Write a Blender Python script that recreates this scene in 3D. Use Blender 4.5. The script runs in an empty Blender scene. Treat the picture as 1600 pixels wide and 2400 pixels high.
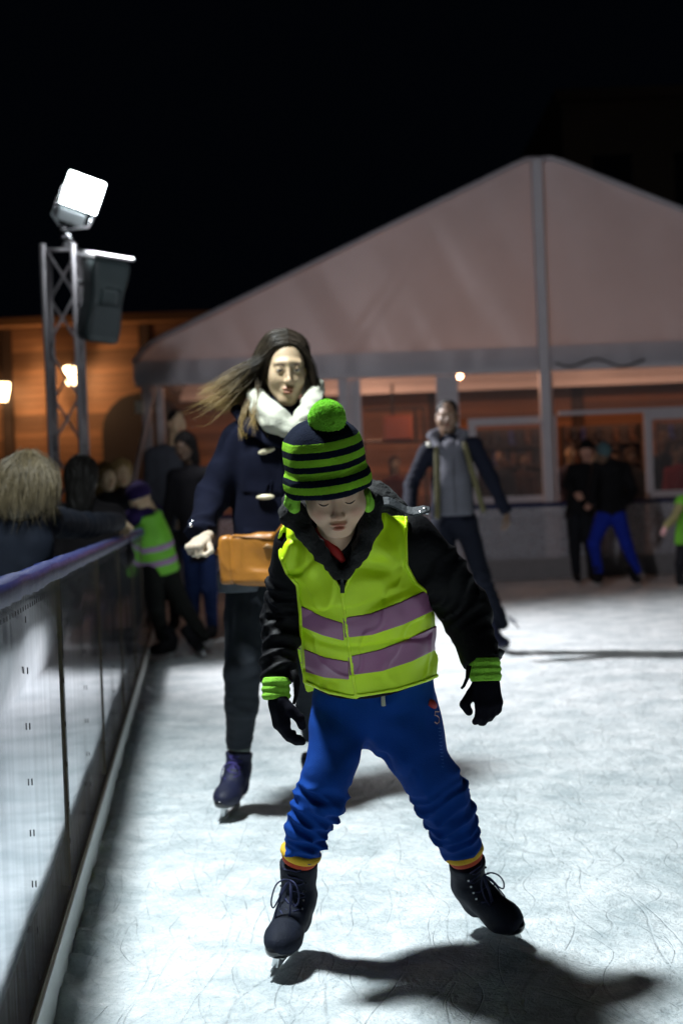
import bpy, math, random
import numpy as np
from mathutils import Matrix, Vector
random.seed(7)
RNG = np.random.RandomState(11)
C = bpy.context.scene.collection
SC = bpy.context.scene
# ------------------------------------------------------------------ camera
FPX = 3333.0
CAM_H = 1.15
ROLL = math.radians(2.2); PITCH = math.radians(0.275)
def _v(*a): return np.array(a, float)
_F = _v(0, math.cos(PITCH), -math.sin(PITCH)); _U0 = _v(0, math.sin(PITCH), math.cos(PITCH)); _R0 = _v(1, 0, 0)
_R = math.cos(ROLL)*_R0 - math.sin(ROLL)*_U0
_U = math.sin(ROLL)*_R0 + math.cos(ROLL)*_U0
cam_data = bpy.data.cameras.new('camera'); cam = bpy.data.objects.new('camera', cam_data); C.objects.link(cam)
M = Matrix.Identity(4)
for i in range(3):
    M[i][0] = _R[i]; M[i][1] = _U[i]; M[i][2] = -_F[i]
M[0][3], M[1][3], M[2][3] = 0, 0, CAM_H
cam.matrix_world = M
cam_data.sensor_fit = 'VERTICAL'; cam_data.sensor_height = 36; cam_data.sensor_width = 24; cam_data.lens = 50
cam_data.clip_end = 400; cam_data.clip_start = 0.05
cam_data.dof.use_dof = True; cam_data.dof.focus_distance = 3.35; cam_data.dof.aperture_fstop = 3.0
SC.camera = cam
def at(px, py, d):
    """the place at distance d (world y) seen at photo position px, py"""
    r = _F + _R*((px-800)/FPX) + _U*((1200-py)/FPX)
    return r*(d/r[1]) + _v(0, 0, CAM_H)
def ground(px, py):
    r = _F + _R*((px-800)/FPX) + _U*((1200-py)/FPX)
    return r*(-CAM_H/r[2]) + _v(0, 0, CAM_H)
# ------------------------------------------------------------------ night sky
w = bpy.data.worlds.new('World'); SC.world = w; w.use_nodes = True
nt = w.node_tree; bg = nt.nodes['Background']
bg.inputs[0].default_value = (0.30, 0.48, 0.9, 1); bg.inputs[1].default_value = 0.0016
SC.view_settings.view_transform = 'Standard'; SC.view_settings.look = 'None'
SC.view_settings.exposure = 0.0; SC.view_settings.gamma = 1.0
SC.view_settings.use_curve_mapping = False
SC.render.engine = 'CYCLES'
SC.cycles.use_denoising = True
SC.cycles.max_bounces = 6; SC.cycles.diffuse_bounces = 3; SC.cycles.glossy_bounces = 4
SC.cycles.transmission_bounces = 6; SC.cycles.transparent_max_bounces = 12
SC.cycles.sample_clamp_indirect = 4.0
# ------------------------------------------------------------------ lamps
NEAR_LAMP = _v(-1.12, 3.9, 4.2)
FAR_LAMP = at(195, 452, 12.0)
def spot(name, loc, target, power, col, size_deg, blend=0.6, radius=0.12):
    d = bpy.data.lights.new(name, 'SPOT'); o = bpy.data.objects.new(name, d); C.objects.link(o)
    d.energy = power; d.color = col; d.spot_size = math.radians(size_deg); d.spot_blend = blend; d.shadow_soft_size = radius
    o.location = loc
    o.rotation_euler = (Vector(target)-Vector(loc)).to_track_quat('-Z', 'Y').to_euler()
    return o
def point(name, loc, power, col, radius=0.08):
    d = bpy.data.lights.new(name, 'POINT'); o = bpy.data.objects.new(name, d); C.objects.link(o)
    d.energy = power; d.color = col; d.shadow_soft_size = radius; o.location = loc
    return o
spot('near_flood_light', NEAR_LAMP, (0.7, 4.7, 0), 1380, (0.88, 0.97, 1.0), 130, 0.9, 0.24)
spot('far_flood_light', FAR_LAMP+_v(0.05, -0.12, -0.03), (3.6, 10.6, 0), 2700, (0.96, 0.95, 0.98), 104, 0.7, 0.10)
spot('added_tent_flood', NEAR_LAMP+_v(-.39, .10, .12), (3.0, 21, 2.6), 1150, (0.95, 0.92, 1.0), 46, 0.8, 0.10)  # added out-of-frame spot, only there to brighten the tent front
# ------------------------------------------------------------------ materials
def mat(name, col, rough=0.7, metal=0.0, var=0.15, vscale=8.0, bump=0.0, bscale=60.0, spec=0.5, sheen=0.0, emit=None, estr=0.0,
        alpha=1.0, trans=0.0, sss=0.0, stretch=(1, 1, 1), coat=0.0, attr=None, attr_col=None, bdist=0.004):
    m = bpy.data.materials.new(name); m.use_nodes = True
    n = m.node_tree.nodes; l = m.node_tree.links; b = n['Principled BSDF']
    b.inputs['Roughness'].default_value = rough; b.inputs['Metallic'].default_value = metal
    b.inputs['Specular IOR Level'].default_value = spec
    if sheen: b.inputs['Sheen Weight'].default_value = sheen
    if coat: b.inputs['Coat Weight'].default_value = coat; b.inputs['Coat Roughness'].default_value = 0.1
    if trans: b.inputs['Transmission Weight'].default_value = trans
    if sss:
        b.inputs['Subsurface Weight'].default_value = sss; b.inputs['Subsurface Radius'].default_value = (0.012, 0.004, 0.002)
    tc = n.new('ShaderNodeTexCoord'); mp = n.new('ShaderNodeMapping'); l.new(tc.outputs['Object'], mp.inputs[0])
    mp.inputs['Scale'].default_value = stretch
    ns = n.new('ShaderNodeTexNoise'); ns.inputs['Scale'].default_value = vscale; ns.inputs['Detail'].default_value = 4
    l.new(mp.outputs[0], ns.inputs[0])
    mx = n.new('ShaderNodeMix'); mx.data_type = 'RGBA'
    mx.inputs['A'].default_value = (*[c*(1-var) for c in col], 1); mx.inputs['B'].default_value = (*[min(1, c*(1+var)) for c in col], 1)
    l.new(ns.outputs[0], mx.inputs['Factor'])
    out = mx.outputs['Result']
    if attr:
        at_ = n.new('ShaderNodeAttribute'); at_.attribute_name = attr
        m2 = n.new('ShaderNodeMix'); m2.data_type = 'RGBA'
        l.new(at_.outputs['Fac'], m2.inputs['Factor']); l.new(out, m2.inputs['A']); m2.inputs['B'].default_value = (*attr_col, 1)
        out = m2.outputs['Result']
    l.new(out, b.inputs['Base Color'])
    if bump:
        nb = n.new('ShaderNodeTexNoise'); nb.inputs['Scale'].default_value = bscale; nb.inputs['Detail'].default_value = 3
        l.new(mp.outputs[0], nb.inputs[0])
        bp = n.new('ShaderNodeBump'); bp.inputs['Strength'].default_value = bump; bp.inputs['Distance'].default_value = bdist
        l.new(nb.outputs[0], bp.inputs['Height']); l.new(bp.outputs[0], b.inputs['Normal'])
    if emit is not None:
        b.inputs['Emission Color'].default_value = (*emit, 1); b.inputs['Emission Strength'].default_value = estr
    if alpha < 1: b.inputs['Alpha'].default_value = alpha
    return m
# ------------------------------------------------------------------ object helpers
def setp(o, label=None, cat=None, group=None, kind=None):
    if label: o['label'] = label
    if cat: o['category'] = cat
    if group: o['group'] = group
    if kind: o['kind'] = kind
    return o
def thing(name, label, cat, loc=(0, 0, 0), group=None, kind=None):
    o = bpy.data.objects.new(name, None); C.objects.link(o); o.location = Vector(loc); o.empty_display_size = 0.1
    o['_'] = 0; del o['_']
    return setp(o, label, cat, group, kind)
def origin(p):
    """world place of a thing or part"""
    v = Vector((0, 0, 0)); 
    while p is not None:
        v += p.location; p = p.parent
    return v
def mesh_obj(name, verts, faces, m, parent=None, smooth=True, local=None, loc=None):
    """verts in world space (or in the frame `local`, a 4x4 matrix)"""
    verts = np.asarray(verts, float).reshape(-1, 3)
    po = origin(parent) if parent is not None else Vector((0, 0, 0))
    me = bpy.data.meshes.new(name)
    if local is None:
        if loc is None: loc = np.array(po) if parent is not None else np.zeros(3)
        verts = verts - np.asarray(loc)
    if isinstance(faces, np.ndarray):
        k = faces.shape[1]; nf = len(faces)
        me.vertices.add(len(verts)); me.vertices.foreach_set('co', verts.astype(np.float32).ravel())
        me.loops.add(nf*k); me.loops.foreach_set('vertex_index', faces.astype(np.int32).ravel())
        me.polygons.add(nf); me.polygons.foreach_set('loop_start', np.arange(0, nf*k, k, dtype=np.int32))
        me.update(calc_edges=True); me.validate()
    else:
        me.from_pydata(verts.tolist(), [], faces); me.update()
    if smooth and len(me.polygons): me.polygons.foreach_set('use_smooth', np.ones(len(me.polygons), bool))
    if m is not None:
        for q in (m if isinstance(m, (list, tuple)) else [m]): me.materials.append(q)
    o = bpy.data.objects.new(name, me); C.objects.link(o)
    if parent is not None: o.parent = parent
    if local is not None:
        o.matrix_local = Matrix.Translation(-po) @ local
    else:
        o.location = Vector(np.asarray(loc, float)) - po
    return o
class MB:
    """collects simple solids in world space and builds them as one mesh"""
    def __init__(s): s.v = []; s.f = []
    def add(s, v, f):
        k = len(s.v); s.v += [tuple(map(float, q)) for q in v]; s.f += [tuple(i+k for i in q) for q in f]; return s
    def box(s, lo, hi):
        x0, y0, z0 = lo; x1, y1, z1 = hi
        return s.add([(x0,y0,z0),(x1,y0,z0),(x1,y1,z0),(x0,y1,z0),(x0,y0,z1),(x1,y0,z1),(x1,y1,z1),(x0,y1,z1)],
                     [(0,3,2,1),(4,5,6,7),(0,1,5,4),(1,2,6,5),(2,3,7,6),(3,0,4,7)])
    def bar(s, a, b, r, n=8, r2=None):
        a = np.asarray(a, float); b = np.asarray(b, float); r2 = r if r2 is None else r2
        d = (b-a)/max(1e-9, np.linalg.norm(b-a)); u = np.cross(d, (0, 0, 1) if abs(d[2]) < .9 else (1, 0, 0)); u /= np.linalg.norm(u); w_ = np.cross(d, u)
        v = []
        for q, rr in ((a, r), (b, r2)):
            for i in range(n):
                t = 2*math.pi*(i+.5)/n; v.append(q+rr*(math.cos(t)*u+math.sin(t)*w_))
        f = [(i, (i+1) % n, n+(i+1) % n, n+i) for i in range(n)] + [tuple(range(n-1, -1, -1)), tuple(range(n, 2*n))]
        return s.add(v, f)
    def tube(s, pts, r, n=8):
        pts = np.asarray(pts, float); m_ = len(pts); rr = np.full(m_, r) if np.isscalar(r) else np.asarray(r, float)
        u = None; v = []
        for i in range(m_):
            d = pts[min(i+1, m_-1)]-pts[max(i-1, 0)]; d = d/max(1e-9, np.linalg.norm(d))
            if u is None: u = np.cross(d, (0, 0, 1) if abs(d[2]) < .9 else (1, 0, 0))
            u = u-d*np.dot(u, d); u /= np.linalg.norm(u); w_ = np.cross(d, u)
            for k in range(n):
                t = 2*math.pi*k/n; v.append(pts[i]+rr[i]*(math.cos(t)*u+math.sin(t)*w_))
        f = [(i*n+k, i*n+(k+1) % n, (i+1)*n+(k+1) % n, (i+1)*n+k) for i in range(m_-1) for k in range(n)]
        f += [tuple(range(n-1, -1, -1)), tuple(range((m_-1)*n, m_*n))]
        return s.add(v, f)
    def obox(s, c, ax, half):
        c = np.asarray(c, float); ax = np.asarray(ax, float)
        v = []
        for sz in (-1, 1):
            for sx, sy in ((-1, -1), (1, -1), (1, 1), (-1, 1)): v.append(c+ax[0]*sx*half[0]+ax[1]*sy*half[1]+ax[2]*sz*half[2])
        return s.add(v, [(0,3,2,1),(4,5,6,7),(0,1,5,4),(1,2,6,5),(2,3,7,6),(3,0,4,7)])
    def build(s, name, m, parent=None, smooth=False, loc=None): return mesh_obj(name, s.v, s.f, m, parent, smooth, loc=loc)
def bevel(o, wdt=0.01, seg=2):
    b = o.modifiers.new('bevel', 'BEVEL'); b.width = wdt; b.segments = seg; b.limit_method = 'ANGLE'; return o
# ------------------------------------------------------------------ noise and signed distance shapes
_T = np.random.RandomState(5).rand(32, 32, 32).astype(np.float32)
def noise(P, s=1.0, off=0.0):
    Q = P*s+off; I = np.floor(Q).astype(int); f = Q-I; f = f*f*(3-2*f); I0 = I & 31; I1 = (I+1) & 31
    x0, y0, z0 = I0.T; x1, y1, z1 = I1.T; fx, fy, fz = f.T
    a = _T[x0, y0, z0]*(1-fx)+_T[x1, y0, z0]*fx; b = _T[x0, y1, z0]*(1-fx)+_T[x1, y1, z0]*fx
    c = _T[x0, y0, z1]*(1-fx)+_T[x1, y0, z1]*fx; d = _T[x0, y1, z1]*(1-fx)+_T[x1, y1, z1]*fx
    return ((a*(1-fy)+b*fy)*(1-fz)+(c*(1-fy)+d*fy)*fz)*2-1
def smin(a, b, k):
    h = np.clip(.5+.5*(b-a)/k, 0, 1); return b*(1-h)+a*h-k*h*(1-h)
def smax(a, b, k): return -smin(-a, -b, k)
def sph(P, c, r): return np.linalg.norm(P-c, axis=1)-r
def ell(P, c, r):
    r = np.asarray(r, float); q = (P-c)/r; k0 = np.linalg.norm(q, axis=1); k1 = np.linalg.norm(q/r, axis=1)
    return k0*(k0-1)/np.maximum(k1, 1e-6)
def cone(P, a, b, ra, rb, flat=None):
    a = np.asarray(a, float); b = np.asarray(b, float)
    if flat is not None:
        ax, s = flat; P = P+np.outer((P-a) @ ax*(1/s-1), ax); b = b+ax*((b-a) @ ax*(1/s-1))
    d = b-a; t = np.clip((P-a) @ d/max(1e-12, d @ d), 0, 1)
    r = np.linalg.norm(P-a-np.outer(t, d), axis=1)-(ra+(rb-ra)*t)
    return r*(flat[1] if flat is not None else 1)
def chain(P, pts, rad, k=0.02, flat=None):
    o = None
    for i in range(len(pts)-1):
        c = cone(P, pts[i], pts[i+1], rad[i], rad[i+1], flat); o = c if o is None else smin(o, c, k)
    return o
def along(P, pts):
    """arc length along a polyline of the nearest place on it"""
    best = np.full(len(P), 1e9); t_ = np.zeros(len(P)); s0 = 0
    for i in range(len(pts)-1):
        a = np.asarray(pts[i], float); d = np.asarray(pts[i+1], float)-a; L = np.linalg.norm(d)
        t = np.clip((P-a) @ d/(L*L), 0, 1); r = np.linalg.norm(P-a-np.outer(t, d), axis=1); k = r < best
        best[k] = r[k]; t_[k] = s0+t[k]*L; s0 += L
    return t_
def boxs(P, c, h, r=0.0):
    q = np.abs(P-c)-(np.asarray(h)-r); return np.linalg.norm(np.maximum(q, 0), axis=1)+np.minimum(q.max(1), 0)-r
def plane(P, p, n):
    n = np.asarray(n, float); n = n/np.linalg.norm(n); return (P-p) @ n
class Frame:
    def __init__(s, o, yaw=0, pitch=0, roll=0, sc=1.0, R=None):
        """local -y faces the camera when yaw is 0; pitch > 0 looks down; roll > 0 leans the top to picture left"""
        s.o = np.asarray(o, float); s.sc = sc
        if R is None:
            R = np.array(Matrix.Rotation(math.radians(yaw), 3, 'Z') @ Matrix.Rotation(math.radians(-roll), 3, 'Y') @ Matrix.Rotation(math.radians(pitch), 3, 'X'))
        s.R = R
    def loc(s, P): return (P-s.o) @ s.R/s.sc
    def w(s, *p): return s.o+s.R @ (np.asarray(p, float)*s.sc)
    def mat(s):
        m_ = Matrix.Identity(4)
        for i in range(3):
            for j in range(3): m_[i][j] = s.R[i, j]*s.sc
            m_[i][3] = s.o[i]
        return m_
def axes_frame(o, up, fwd, sc=1.0):
    """z = up, -y = fwd"""
    z = np.asarray(up, float); z = z/np.linalg.norm(z); y = -np.asarray(fwd, float); y = y-z*(y @ z); y /= np.linalg.norm(y)
    return Frame(o, sc=sc, R=np.stack([np.cross(y, z), y, z], 1))
def nets(f, lo, hi, h, marg=1.5):
    lo = np.asarray(lo, float)-2*h; hi = np.asarray(hi, float)+2*h; B = 8
    nb = np.ceil((hi-lo)/h/B).astype(int)+1; n = nb*B
    g = np.stack(np.meshgrid(*[np.arange(k) for k in nb], indexing='ij'), -1).reshape(-1, 3)
    cen = lo+(g*B+(B-1)/2)*h; dc = f(cen); act = np.abs(dc) < B*h*0.87*marg
    D = np.repeat(np.repeat(np.repeat(np.where(dc > 0, 1., -1.).reshape(nb), B, 0), B, 1), B, 2)
    ga = g[act]; loc = np.stack(np.meshgrid(*[np.arange(B)]*3, indexing='ij'), -1).reshape(-1, 3)
    for s in range(0, len(ga), 400):
        idx = (ga[s:s+400, None, :]*B+loc[None]).reshape(-1, 3)
        D[idx[:, 0], idx[:, 1], idx[:, 2]] = f(lo+idx*h)
    S = D < 0
    c = np.zeros(np.array(D.shape)-1, np.int8)
    for dx in (0, 1):
        for dy in (0, 1):
            for dz in (0, 1): c += S[dx:D.shape[0]-1+dx, dy:D.shape[1]-1+dy, dz:D.shape[2]-1+dz]
    cells = np.argwhere((c > 0) & (c < 8))
    if not len(cells): return np.zeros((0, 3)), np.zeros((0, 4), int)
    acc = np.zeros((len(cells), 3)); cnt = np.zeros(len(cells))
    for a in range(3):
        for u in (0, 1):
            for v in (0, 1):
                o = [0, 0, 0]; o[(a+1) % 3] = u; o[(a+2) % 3] = v; o = np.array(o); e = np.zeros(3, int); e[a] = 1
                p0 = cells+o; p1 = p0+e; d0 = D[p0[:, 0], p0[:, 1], p0[:, 2]]; d1 = D[p1[:, 0], p1[:, 1], p1[:, 2]]
                k = (d0 < 0) != (d1 < 0); t = d0[k]/(d0[k]-d1[k]); q = p0[k].astype(float); q[:, a] += t
                acc[k] += q; cnt[k] += 1
    V = lo+acc/cnt[:, None]*h
    ID = np.full(c.shape, -1, np.int32); ID[cells[:, 0], cells[:, 1], cells[:, 2]] = np.arange(len(cells))
    F = []
    for a in range(3):
        b, d = (a+1) % 3, (a+2) % 3
        sl0 = [slice(1, -1)]*3; sl0[a] = slice(0, -1); sl1 = list(sl0); sl1[a] = slice(1, None)
        s0 = S[tuple(sl0)]; s1 = S[tuple(sl1)]; E = np.argwhere(s0 != s1); neg = s0[E[:, 0], E[:, 1], E[:, 2]]
        base = E+1; base[:, a] -= 1
        qs = []
        for (u, v) in ((-1, -1), (0, -1), (0, 0), (-1, 0)):
            p = base.copy(); p[:, b] += u; p[:, d] += v
            ok = p.min(1) >= 0; p = np.clip(p, 0, np.array(ID.shape)-1); qs.append(ID[p[:, 0], p[:, 1], p[:, 2]])
        q = np.stack(qs, 1); q[~neg] = q[~neg][:, ::-1]; F.append(q[(q >= 0).all(1)])
    return V, np.concatenate(F)
def sdf_obj(name, f, lo, hi, h, m, parent, attrs=None, marg=1.5, relax=1):
    V, F = nets(f, lo, hi, h, marg)
    for _ in range(relax):                       # light relaxation evens the grid out
        A = np.zeros_like(V); n = np.zeros(len(V))
        for i in range(4):
            for j in ((i+1) % 4, (i-1) % 4):
                np.add.at(A, F[:, i], V[F[:, j]]); np.add.at(n, F[:, i], 1)
        V = V*.5+.5*A/np.maximum(n, 1)[:, None]
    o = mesh_obj(name, V, F, m, parent)
    if attrs:
        for an, fn in attrs.items():
            a = o.data.attributes.new(an, 'FLOAT', 'POINT'); a.data.foreach_set('value', np.clip(fn(V), 0, 1).astype(np.float32))
    return o
def bounds(*pts, pad=0.1):
    p = np.array([np.asarray(q, float) for q in pts]); return p.min(0)-pad, p.max(0)+pad
# ================================================================== THE SETTING
M_STEEL = mat('steel', (0.62, 0.63, 0.66), rough=0.25, metal=1.0, var=0.05)
M_ALU = mat('truss_aluminium', (0.42, 0.40, 0.42), rough=0.45, metal=0.5, var=0.1, vscale=20)
M_BLACKPL = mat('black_plastic', (0.030, 0.038, 0.040), rough=0.45, var=0.2, vscale=15)
M_WHITEPL = mat('white_plastic', (0.75, 0.76, 0.76), rough=0.4, var=0.05)
M_RUB = mat('dark_rubber', (0.02, 0.02, 0.02), rough=0.6)
# ---- ice: one displaced sheet near the camera, one plain sheet beyond it
def ice_material():
    m = bpy.data.materials.new('scraped_ice'); m.use_nodes = True
    n = m.node_tree.nodes; l = m.node_tree.links; b = n['Principled BSDF']
    tc = n.new('ShaderNodeTexCoord'); P = tc.outputs['Object']
    def noi(scale, detail=5, rough=.6, vec=None, dist=0.0):
        q = n.new('ShaderNodeTexNoise'); q.inputs['Scale'].default_value = scale; q.inputs['Detail'].default_value = detail
        q.inputs['Roughness'].default_value = rough; q.inputs['Distortion'].default_value = dist; l.new(vec or P, q.inputs[0]); return q
    def ramp(src, p0, p1, c0, c1):
        r = n.new('ShaderNodeValToRGB'); r.color_ramp.elements[0].position = p0; r.color_ramp.elements[1].position = p1
        r.color_ramp.elements[0].color = c0; r.color_ramp.elements[1].color = c1; l.new(src, r.inputs[0]); return r.outputs[0]
    def mul(a, b_, fac=1.0):
        q = n.new('ShaderNodeMix'); q.data_type = 'RGBA'; q.blend_type = 'MULTIPLY'; q.inputs['Factor'].default_value = fac
        l.new(a, q.inputs['A']); l.new(b_, q.inputs['B']); return q.outputs['Result']
    snow = ramp(noi(3.4, 8, .68, dist=.5).outputs[0], .36, .62, (0.50, 0.56, 0.58, 1), (0.82, 0.85, 0.86, 1))
    fine = ramp(noi(30, 5, .7).outputs[0], .30, .62, (0.72, 0.75, 0.76, 1), (1, 1, 1, 1))
    col = mul(snow, fine, 0.8)
    # skate cuts: thin winding lines from several stretched voronoi nets
    cuts = None
    for k, (sc, rot, st, wd) in enumerate(((2.6, .5, (1, .13, 1), .007), (3.4, -.8, (1, .10, 1), .008), (4.4, 1.25, (1, .12, 1), .010), (3.0, 2.2, (1, .08, 1), .007), (5.2, .1, (1, .14, 1), .012), (2.2, 1.7, (1, .10, 1), .007))):
        mp = n.new('ShaderNodeMapping'); mp.inputs['Rotation'].default_value = (0, 0, rot); mp.inputs['Scale'].default_value = st
        nz = noi(.30+.12*k, 2); vm = n.new('ShaderNodeVectorMath'); vm.operation = 'MULTIPLY_ADD'
        vm.inputs[1].default_value = (1.1, 1.1, 0); l.new(nz.outputs['Color'], vm.inputs[0]); l.new(P, vm.inputs[2])
        l.new(vm.outputs[0], mp.inputs[0])
        vo = n.new('ShaderNodeTexVoronoi'); vo.feature = 'DISTANCE_TO_EDGE'; vo.inputs['Scale'].default_value = sc; l.new(mp.outputs[0], vo.inputs[0])
        c = ramp(vo.outputs['Distance'], 0, wd, (0, 0, 0, 1), (1, 1, 1, 1))
        brk = ramp(noi(1.7+.4*k, 3).outputs[0], .40, .56, (0, 0, 0, 1), (1, 1, 1, 1))
        mx = n.new('ShaderNodeMix'); mx.data_type = 'RGBA'; mx.blend_type = 'LIGHTEN'; mx.inputs['Factor'].default_value = 1
        l.new(c, mx.inputs['A']); l.new(brk, mx.inputs['B'])
        cuts = mx.outputs['Result'] if cuts is None else mul(cuts, mx.outputs['Result'])
    cutc = ramp(cuts, 0, 1, (0.62, 0.66, 0.69, 1), (1, 1, 1, 1))
    col = mul(col, cutc, .34)
    l.new(col, b.inputs['Base Color'])
    b.inputs['Specular IOR Level'].default_value = 0.25
    rr = n.new('ShaderNodeMapRange'); rr.inputs['To Min'].default_value = .45; rr.inputs['To Max'].default_value = .85
    l.new(noi(5, 3).outputs[0], rr.inputs[0]); l.new(rr.outputs[0], b.inputs['Roughness'])
    add = None
    for sc, wt in ((5, 1.3), (14, 1.0), (38, .6), (110, .3)):
        q = n.new('ShaderNodeMath'); q.operation = 'MULTIPLY_ADD'; q.inputs[1].default_value = wt
        l.new(noi(sc, 4, .65, dist=.4).outputs[0], q.inputs[0])
        if add is None: q.inputs[2].default_value = 0
        else: l.new(add, q.inputs[2])
        add = q.outputs[0]
    q = n.new('ShaderNodeMath'); q.operation = 'MULTIPLY_ADD'; q.inputs[1].default_value = .18
    l.new(cuts, q.inputs[0]); l.new(add, q.inputs[2])
    bp = n.new('ShaderNodeBump'); bp.inputs['Strength'].default_value = .9; bp.inputs['Distance'].default_value = .020
    l.new(q.outputs[0], bp.inputs['Height']); l.new(bp.outputs[0], b.inputs['Normal'])
    return m
M_ICE = ice_material()
def board_x(y): return -0.364-0.107*y          # the foot of the rink board
nx, ny = 240, 420
ys = 2.5+(np.linspace(0, 1, ny)**1.35)*8.5
u = np.linspace(0, 1, nx)
Y, Ux = np.meshgrid(ys, u, indexing='ij')
X = board_x(Y)+0.0+Ux**1.1*4.2
Pq = np.stack([X.ravel(), Y.ravel(), np.zeros(X.size)], 1)
e = X.ravel()-board_x(Y.ravel())
z = 0.0045*noise(Pq, 5.0)+0.0028*noise(Pq, 14, 3)+0.0016*noise(Pq, 38, 7)
lump = np.clip(noise(Pq, 16, 11)*.5+noise(Pq, 7.5, 4)*.6, 0, 1)
z += np.exp(-(e/0.105)**2)*(0.006+0.045*lump+0.012*np.clip(noise(Pq, 45, 2), 0, 1))     # shaved snow heaped along the board
z -= 0.004
idx = np.arange(nx*ny).reshape(ny, nx)
Fq = np.stack([idx[:-1, :-1], idx[:-1, 1:], idx[1:, 1:], idx[1:, :-1]], -1).reshape(-1, 4)
V = Pq.copy(); V[:, 2] = z
edge = np.minimum(1, np.minimum((1-Ux.ravel())/.06, np.clip((ys[-1]-Y.ravel())/.6, 0, 1))); V[:, 2] = V[:, 2]*edge+0.0
ice = mesh_obj('ice', V, Fq, M_ICE); setp(ice, 'scraped white rink ice with skate cuts and shaved snow by the board', kind='structure')
fi = MB().add([(-3.2, -6, -.006), (16, -6, -.006), (16, 21.3, -.006), (-3.2, 21.3, -.006)], [(0, 1, 2, 3)])
gr2 = fi.build('ice_beyond', M_ICE); setp(gr2, 'far white ice of the rink reaching to the tent', kind='structure')
M_GRD = mat('dark_paving', (0.07, 0.065, 0.06), rough=.8, bump=.3, bscale=20)
setp(MB().add([(-150, -60, -.03), (150, -60, -.03), (150, 200, -.03), (-150, 200, -.03)], [(0, 1, 2, 3)]).build('ground', M_GRD), 'dark paved square around the rink', kind='structure')
# ---- near rink board, one panel after another
def board_material():
    m = bpy.data.materials.new('glossy_board'); m.use_nodes = True
    n = m.node_tree.nodes; l = m.node_tree.links; b = n['Principled BSDF']
    b.inputs['Base Color'].default_value = (0.66, 0.70, 0.80, 1); b.inputs['Metallic'].default_value = .92
    tc = n.new('ShaderNodeTexCoord'); mp = n.new('ShaderNodeMapping'); mp.inputs['Scale'].default_value = (60, 60, 2.2); l.new(tc.outputs['Object'], mp.inputs[0])
    q = n.new('ShaderNodeTexNoise'); q.inputs['Scale'].default_value = 1; q.inputs['Detail'].default_value = 5; l.new(mp.outputs[0], q.inputs[0])
    r = n.new('ShaderNodeMapRange'); r.inputs['From Min'].default_value = .35; r.inputs['From Max'].default_value = .75
    r.inputs['To Min'].default_value = .05; r.inputs['To Max'].default_value = .12; l.new(q.outputs[0], r.inputs[0]); l.new(r.outputs[0], b.inputs['Roughness'])
    bp = n.new('ShaderNodeBump'); bp.inputs['Strength'].default_value = .02; bp.inputs['Distance'].default_value = .001; l.new(q.outputs[0], bp.inputs['Height']); l.new(bp.outputs[0], b.inputs['Normal'])
    # dried drips and scuffs
    mp2 = n.new('ShaderNodeMapping'); mp2.inputs['Scale'].default_value = (22, 22, .9); l.new(tc.outputs['Object'], mp2.inputs[0])
    q2 = n.new('ShaderNodeTexNoise'); q2.inputs['Scale'].default_value = 1; q2.inputs['Detail'].default_value = 6; l.new(mp2.outputs[0], q2.inputs[0])
    rr = n.new('ShaderNodeValToRGB'); rr.color_ramp.elements[0].position = .40; rr.color_ramp.elements[1].position = .62
    rr.color_ramp.elements[0].color = (.34, .36, .44, 1); rr.color_ramp.elements[1].color = (.58, .60, .69, 1); l.new(q2.outputs[0], rr.inputs[0]); l.new(rr.outputs[0], b.inputs['Base Color'])
    return m
M_BOARD = board_material()
M_RAIL = mat('wet_blue_rail', (0.004, 0.011, 0.070), rough=.34, var=.3, vscale=40, bump=1.0, bscale=260, spec=.16, bdist=.003)
M_KICK = mat('pale_kick_strip', (0.52, 0.55, 0.54), rough=.45, var=.15, vscale=9)
M_SEAM = mat('dirty_seam', (0.10, 0.075, 0.045), rough=.8, var=.4, vscale=30)
M_SCREW = mat('rusty_screw', (0.03, 0.025, 0.025), rough=.6)
BDIR = _v(-0.107, 1, 0)/math.hypot(.107, 1); BN = _v(BDIR[1], -BDIR[0], 0)       # along the board; towards the ice
def bp_(y, off, z): return _v(board_x(y), y, 0)+BN*off+_v(0, 0, z)
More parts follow.
